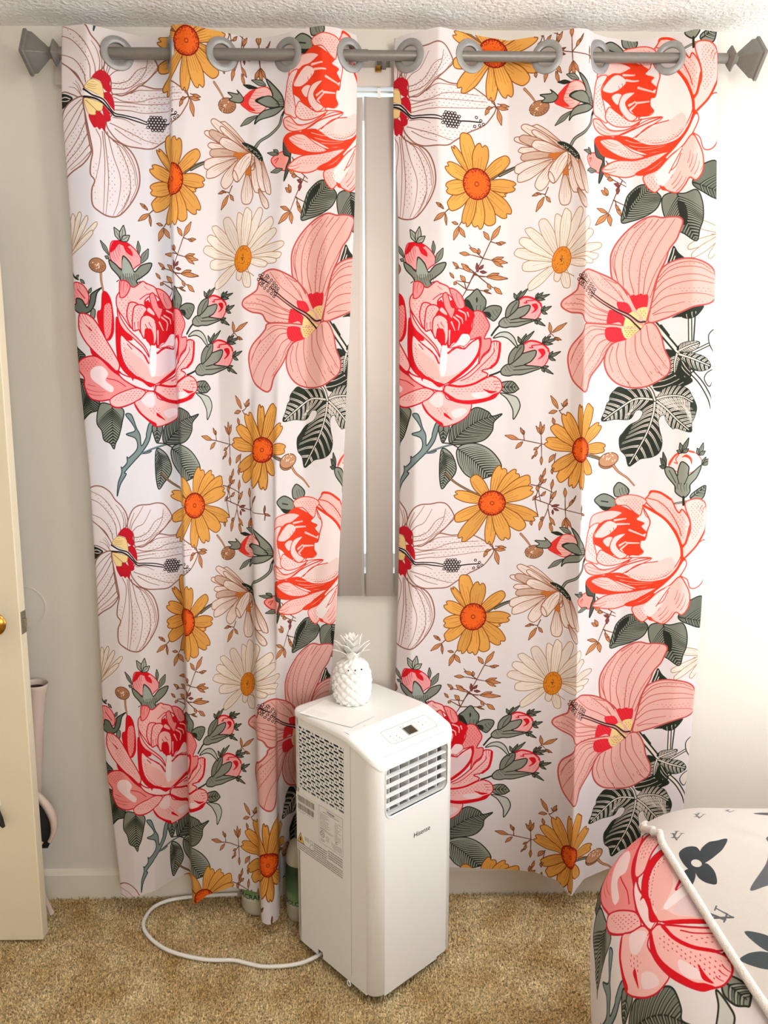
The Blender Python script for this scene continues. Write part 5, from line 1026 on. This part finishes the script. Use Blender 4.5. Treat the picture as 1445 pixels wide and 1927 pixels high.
# ------------------------------------------------------------------ sheet of paper and pineapple jar on the air conditioner
pv = []; pc = [(-.182, -.262), (-.122, -.172), (.012, -.282), (-.046, -.350)]
for i in range(9):
    for j in range(9):
        s_, t_ = i / 8, j / 8; a = np.array(pc[0]) * (1 - s_) * (1 - t_) + np.array(pc[1]) * s_ * (1 - t_) + np.array(pc[2]) * s_ * t_ + np.array(pc[3]) * (1 - s_) * t_
        pv.append((a[0], a[1], .6912 + .004 * max(0, .45 - t_) ** 1.5 * (1 - s_) + .0025 * max(0, t_ - .8)))
pf = [(i * 9 + j, (i + 1) * 9 + j, (i + 1) * 9 + j + 1, i * 9 + j + 1) for i in range(8) for j in range(8)]
def paper_art():
    c = Canvas(180, 120, 4, (248, 246, 242), wrap=False); r = random.Random(2); K = (196, 190, 186)
    for i in range(7):
        v = 12 + i * 5; u = 12.
        while u < 70: w = r.uniform(3, 9); c.stroke([(u, v), (u + w, v)], .8, K); u += w + 2
    return c.im
M['printed_paper'] = painted('leaflet_print', paper_art(), .8)
sheet_o = obj('paper_leaflet', pv, pf, M['printed_paper'], None, True, [(j / 8, 1 - i / 8) for i in range(9) for j in range(9)]); tag(sheet_o, 'white paper leaflet lying on the air conditioner', 'paper')
jar = empty('pineapple_jar', (-.048, -.180, .6905), .3); tag(jar, 'white ceramic pineapple jar on top of the air conditioner', 'jar')
def knobbly(name, prof, nseg, k_, amp):
    hs = np.linspace(0, 1, 64); V = []; F = []; pr = np.array(prof); tt = np.linspace(0, 1, len(pr)); P = np.c_[np.interp(hs, tt, pr[:, 0]), np.interp(hs, tt, pr[:, 1])]; P = smooth1(P, 5); n = 132
    for r, z in P:
        for i in range(n):
            a = 2 * math.pi * i / n; q = z * k_
            w = abs(math.cos(a * nseg / 2 + q)) * abs(math.cos(a * nseg / 2 - q)); b = amp * (w ** .6) * min(1, r / .03) + .0012 * math.sin(a * 23 + z * 900) * math.sin(z * 1400 + a * 9)
            V.append(((r + b) * math.cos(a), (r + b) * math.sin(a), z))
    F = [(j * n + i, j * n + (i + 1) % n, (j + 1) * n + (i + 1) % n, (j + 1) * n + i) for j in range(63) for i in range(n)] + [tuple(range(n))[::-1], tuple(range(63 * n, 64 * n))]
    return obj(name, V, F, M['ceramic'], jar, True)
knobbly('body', [(.036, 0), (.040, .002), (.0455, .015), (.0485, .035), (.0495, .055), (.0480, .075), (.0450, .088), (.0435, .0905)], 12, 130, .0055)
ld = knobbly('lid', [(.0435, .0920), (.0425, .098), (.0385, .106), (.030, .114), (.020, .119), (.012, .121)], 12, 130, .0042)
for a in (-1.75, -1.35, -.95):
    e = MB(); e.lathe([(0, -.001), (.0019, -.001), (.0019, .001), (0, .001)], 12); q = e.build('vent_hole', M['dark'], ld); q.location = (.0452 * math.cos(a - .3), .0452 * math.sin(a - .3), .1015); q.rotation_euler = (0, math.radians(62), a - .3)
def crown_leaf(L_, w, curl):
    V = []; F = []
    for i, t in enumerate(np.linspace(0, 1, 9)):
        ww = w * (math.sin(min(1, t * 1.25 + .28) * math.pi * .62)) * (1 - t ** 3) + .0006; out_ = L_ * (.25 * t + curl * t * t); up_ = L_ * (.95 * t - curl * .42 * t ** 2.4)
        for q in (-1, -.5, 0, .5, 1): V.append((out_ - .18 * ww * (1 - q * q) * -1, q * ww, up_))
    n = len(V); V += [(x + .0022, y * .92, z - .0004) for x, y, z in V]
    for i in range(8):
        for j in range(4): k = i * 5 + j; F += [(k, k + 1, k + 6, k + 5), (k + n + 5, k + n + 6, k + n + 1, k + n)]
    for i in range(8): F += [(i * 5, i * 5 + 5, i * 5 + 5 + n, i * 5 + n), (i * 5 + 4 + n, i * 5 + 9 + n, i * 5 + 9, i * 5 + 4)]
    F += [(40 + j, 41 + j, 41 + j + n, 40 + j + n) for j in range(4)]
    return V, F
for tier, (cnt, L_, w, curl, zz, rr) in enumerate(((6, .050, .0160, .66, .119, .010), (6, .055, .0135, .46, .128, .007), (5, .046, .0115, .32, .145, .004), (4, .032, .0095, .2, .158, .002))):
    Vv, Ff = crown_leaf(L_, w, curl); base = None
    for i in range(cnt):
        if base is None: base = obj('crown_leaf', Vv, Ff, M['ceramic'], jar, True); q = base
        else: q = bpy.data.objects.new('crown_leaf', base.data); COL.objects.link(q); q.parent = jar
        a = 2 * math.pi * (i + .5 * (tier % 2)) / cnt + .2; q.location = (rr * math.cos(a), rr * math.sin(a), zz); q.rotation_euler = (0, 0, a)
MB().lathe([(.012, .118), (.0095, .13), (.007, .15), (.004, .172), (0, .178)], 18).build('crown_core', M['ceramic'], jar, True)
# ------------------------------------------------------------------ labelled plastic bottles on the floor behind the curtain
def lab_mat():
    m = mat('green_label', (206, 212, 186), .4); nt = m.node_tree; N = nt.nodes; tc = N.new('ShaderNodeTexCoord'); s = N.new('ShaderNodeSeparateXYZ'); nt.links.new(tc.outputs['Object'], s.inputs[0])
    n = N.new('ShaderNodeTexNoise'); n.inputs['Scale'].default_value = 26; n.inputs['Detail'].default_value = 5; nt.links.new(tc.outputs['Object'], n.inputs['Vector'])
    a = N.new('ShaderNodeMath'); a.operation = 'MULTIPLY_ADD'; a.inputs[1].default_value = .07; nt.links.new(n.outputs['Fac'], a.inputs[0]); nt.links.new(s.outputs[2], a.inputs[2])
    r = N.new('ShaderNodeValToRGB'); e = r.color_ramp.elements; e[0].position = .085; e[0].color = lin((214, 210, 188)); e[1].position = .19; e[1].color = lin((40, 68, 46))
    q = e.new(.11); q.color = lin((134, 160, 108)); q = e.new(.14); q.color = lin((84, 118, 78))
    nt.links.new(a.outputs[0], r.inputs[0]); nt.links.new(r.outputs[0], N['Principled BSDF'].inputs['Base Color']); return m
M['green'] = lab_mat(); M['darkgreen'] = mat('dark_green_plastic', (46, 78, 52), .35, rgb2=(74, 104, 70), vscale=20); M['ink'] = mat('green_ink', (22, 62, 44), .6)
def bottle(loc, r, rz, label, top):
    b = empty('plastic_bottle', loc, rz); tag(b, label, 'bottle', 'labelled bottles behind the left curtain')
    MB().lathe([(0, 0), (r * .72, 0), (r * .9, .006), (r, .020), (r, top - .07), (r * .96, top - .05), (r * .7, top - .018), (r * .34, top - .006), (r * .32, top)], 44).build('body', M['bottle'], b, True)
    MB().lathe([(r + .0008, .052), (r + .0008, top - .072)], 44).build('label', M['green'], b, True)
    MB().lathe([(r * .38, top), (r * .38, top + .022), (0, top + .023)], 28).build('cap', M['darkgreen'], b, True)
    text_mesh('label_lettering', 'POOLCRAFT', r * 2.3, M['ink'], b, lambda x, y: ((r + .0015) * math.sin((x - r * 1.15) / r - .62), -(r + .0015) * math.cos((x - r * 1.15) / r - .62), .060 + y), .02)
    return b
bottle((-.330, -.066, .004), .050, 0, 'green labelled bottle partly covered by the curtain hem', .25)
bottle((-.200, -.104, .004), .044, .35, 'green labelled bottle wedged between curtain and air conditioner', .25)
# ------------------------------------------------------------------ bed with floral duvet and white plush throw
bed = empty('bed', (0, 0, 0)); tag(bed, 'bed corner covered with a floral duvet', 'bed')
BX, BY = .585, -.640
prof = [(-.75, .662), (-.5, .660), (-.3, .656), (-.18, .650), (-.08, .638), (0, .615), (.05, .582), (.095, .53), (.128, .462), (.142, .385), (.143, .30), (.138, .2), (.128, .1), (.11, .02)]
prof = spline(prof, False, 4); parc = np.r_[0, np.cumsum(np.hypot(*np.diff(prof, axis=0).T))]
def outline(o):
    R = max(.02, .14 + o); cx, cy = BX + .14, BY - .14; P = []
    if .14 + o < .02: cx, cy = BX - o + .02, BY + o - .02
    y = np.linspace(-2.9, cy, 60); P += [(cx - R, q) for q in y]
    for a in np.linspace(180, 90, 26)[1:-1]: P.append((cx + R * math.cos(math.radians(a)), cy + R * math.sin(math.radians(a))))
    P += [(q, cy + R) for q in np.linspace(cx, 1.87, 40)]
    return np.array(P)
base_o = outline(0.); tl = np.r_[0, np.cumsum(np.hypot(*np.diff(base_o, axis=0).T))]
def drape(pr, lift, amp, seed):
    V = []; r = np.random.default_rng(seed); ph = r.uniform(0, 6, 8)
    for o, z in pr:
        P = outline(o + lift * .8); w = max(0, min(1, (.60 - z) / .3)); k = np.arange(len(P))
        wob = amp * w * (np.sin(tl * 15 + ph[0]) + .6 * np.sin(tl * 29 + ph[1])); nx = np.gradient(P, axis=0); nn_ = np.c_[-nx[:, 1], nx[:, 0]]; nn_ /= np.linalg.norm(nn_, axis=1)[:, None]
        P = P + nn_ * wob[:, None]; zz = z + lift + .004 * np.sin(tl * 9 + o * 20 + ph[2]) * (1 - w)
        V.append(np.c_[P, zz])
    return np.array(V)
DV = drape(prof, 0, .008, 1); nP, nO = DV.shape[:2]
F = [(j * nO + i, j * nO + i + 1, (j + 1) * nO + i + 1, (j + 1) * nO + i) for j in range(nP - 1) for i in range(nO - 1)]
# print laid on the duvet turned and smaller than on the curtains
tt, ss = np.meshgrid(tl, parc); DU0, DV0, DANG, DSC = 1.995, .845, math.radians(18), 1 / 1.2
du, dv = -(tt - DU0) * 1000 * DSC, (ss - DV0) * 1000 * DSC
uu = 200 + du * math.cos(DANG) - dv * math.sin(DANG); vv = 893 + du * math.sin(DANG) + dv * math.cos(DANG)
obj('floral_duvet', DV.reshape(-1, 3), F, M['duvet'], bed, True, np.c_[uu.ravel() / WIDTH, 1 - vv.ravel() / PERIOD])
MB().box((BX + .02, -2.88, .02), (1.86, BY - .02, .56)).build('mattress', M['trim'], bed, auto=.05)
def plush_art():
    c = Canvas(900, 1000, 1.6, (212, 203, 194), wrap=False); NV, MID = (22, 30, 36), (84, 84, 88)       # x 450..1350 mm, y -450..-1450 mm
    def q(P): a = pp(P); return np.c_[a[:, 0] - 450, -450 - a[:, 1]]
    def flower(o, ang, k, col):
        for P in ('588,-811 597,-798 612,-793 626,-798 627,-816 621,-833 607,-854 593,-858 587,-841', '620,-829 631,-807 653,-790 669,-788 691,-786 671,-813 651,-829 630,-842 616,-846', '600,-854 616,-846 626,-850 628,-875 618,-904 605,-898 598,-886 596,-874', '565,-871 582,-853 597,-854 595,-870 582,-890 562,-909 559,-893'):
            A = q(P) - np.array([158., 392.]); ca, sa = math.cos(ang), math.sin(ang); A = np.c_[A[:, 0] * ca - A[:, 1] * sa, A[:, 0] * sa + A[:, 1] * ca] * k + np.array(o); c.fill(spline(A, True, 5), col)
        c.ell(o, 9 * k, 11 * k, (212, 203, 194))
    flower((158, 392), 0, 1.0, NV); flower((188, 655), 2.2, 1.05, (58, 68, 70)); flower((420, 260), 1.2, 1., NV); flower((470, 620), .6, 1., NV)
    S_ = q('761,-797 758,-814 739,-848 716,-880 662,-935 690,-934 716,-930 760,-915 800,-925 830,-935 815,-880 800,-840 790,-815 780,-790'); c.fill(spline(S_, True, 5), MID); c.fill(spline(q('742,-862 715,-905 700,-925 730,-918 765,-905 780,-880 775,-850'), True, 5), (226, 222, 216))
    def LV(o, k, ang):
        ca, sa = math.cos(ang), math.sin(ang)
        def t(P): A = np.array(P, float) * k; return np.c_[A[:, 0] * ca - A[:, 1] * sa, A[:, 0] * sa + A[:, 1] * ca] + np.array(o)
        c.stroke(t([(2, -10), (-3, 8)]), 2.6 * k, MID); c.stroke(t([(-6, 8), (5, 8), (6, 5)]), 1.8 * k, MID); c.stroke(t([(-1, -10), (5, -10)]), 1.4 * k, MID)
        c.stroke(t([(-4, -4), (2, 14)]), 2.6 * k, MID); c.stroke(t([(2, 14), (10, -4)]), 1.4 * k, MID); c.stroke(t([(-7, -4), (-1, -4)]), 1.4 * k, MID); c.stroke(t([(7, -4), (13, -4)]), 1.4 * k, MID)
    LV((137, 526), 1.7, -.9); LV((330, 430), 1.9, -.6); LV((330, 760), 1.9, -.6)
    for x, y in ((225, 240), (300, 215), (155, 300)): LV((x, y), 1.2, .4)
    return c.im
M['plush'] = painted('plush_throw_print', plush_art(), .95, 0, .1, .35, 900, .3)
pr2 = [p for p in prof if p[0] < .004]; PV = drape(pr2, .013, 0, 1)
# the throw reaches over the far side of the bed but stops at the top edge on the near side
ext = [p for p in prof if .004 <= p[0] < .11]; PE = drape(ext, .013, .004, 1)
PVa = np.concatenate([PV, PE]); nT = len(PVa); lim = np.where(tl < 2.16, len(PV) - 1, np.clip(len(PV) - 1 + (tl - 2.16) / .14 * len(PE), 0, nT - 1)).astype(int)
for i in range(nO):
    k = lim[i]
    if k < nT - 1: PVa[k + 1:, i] = PVa[k, i]
Fp = [(j * nO + i, j * nO + i + 1, (j + 1) * nO + i + 1, (j + 1) * nO + i) for j in range(nT - 1) for i in range(nO - 1) if j < max(lim[i], lim[i + 1])]
th = empty('plush_throw', (0, 0, 0)); tag(th, 'white plush throw with dark monogram flowers on the bed', 'blanket')
uvp = np.c_[(PVa.reshape(-1, 3)[:, 0] * 1000 - 450) / 900, 1 - (-450 - PVa.reshape(-1, 3)[:, 1] * 1000) / 1000]
obj('throw_cloth', PVa.reshape(-1, 3), Fp, M['plush'], th, True, uvp)
M['piping'] = mat('plush_hem', (238, 230, 222), .95, spec=.1, bump=.5, bscale=420)
hp = [PVa[lim[i], i] + np.array([0, 0, -.003]) for i in range(nO) if base_o[i][1] > -2.6 and base_o[i][0] < 1.6]
MB().tube(hp, .0075, 10).build('hem', M['piping'], th, True)
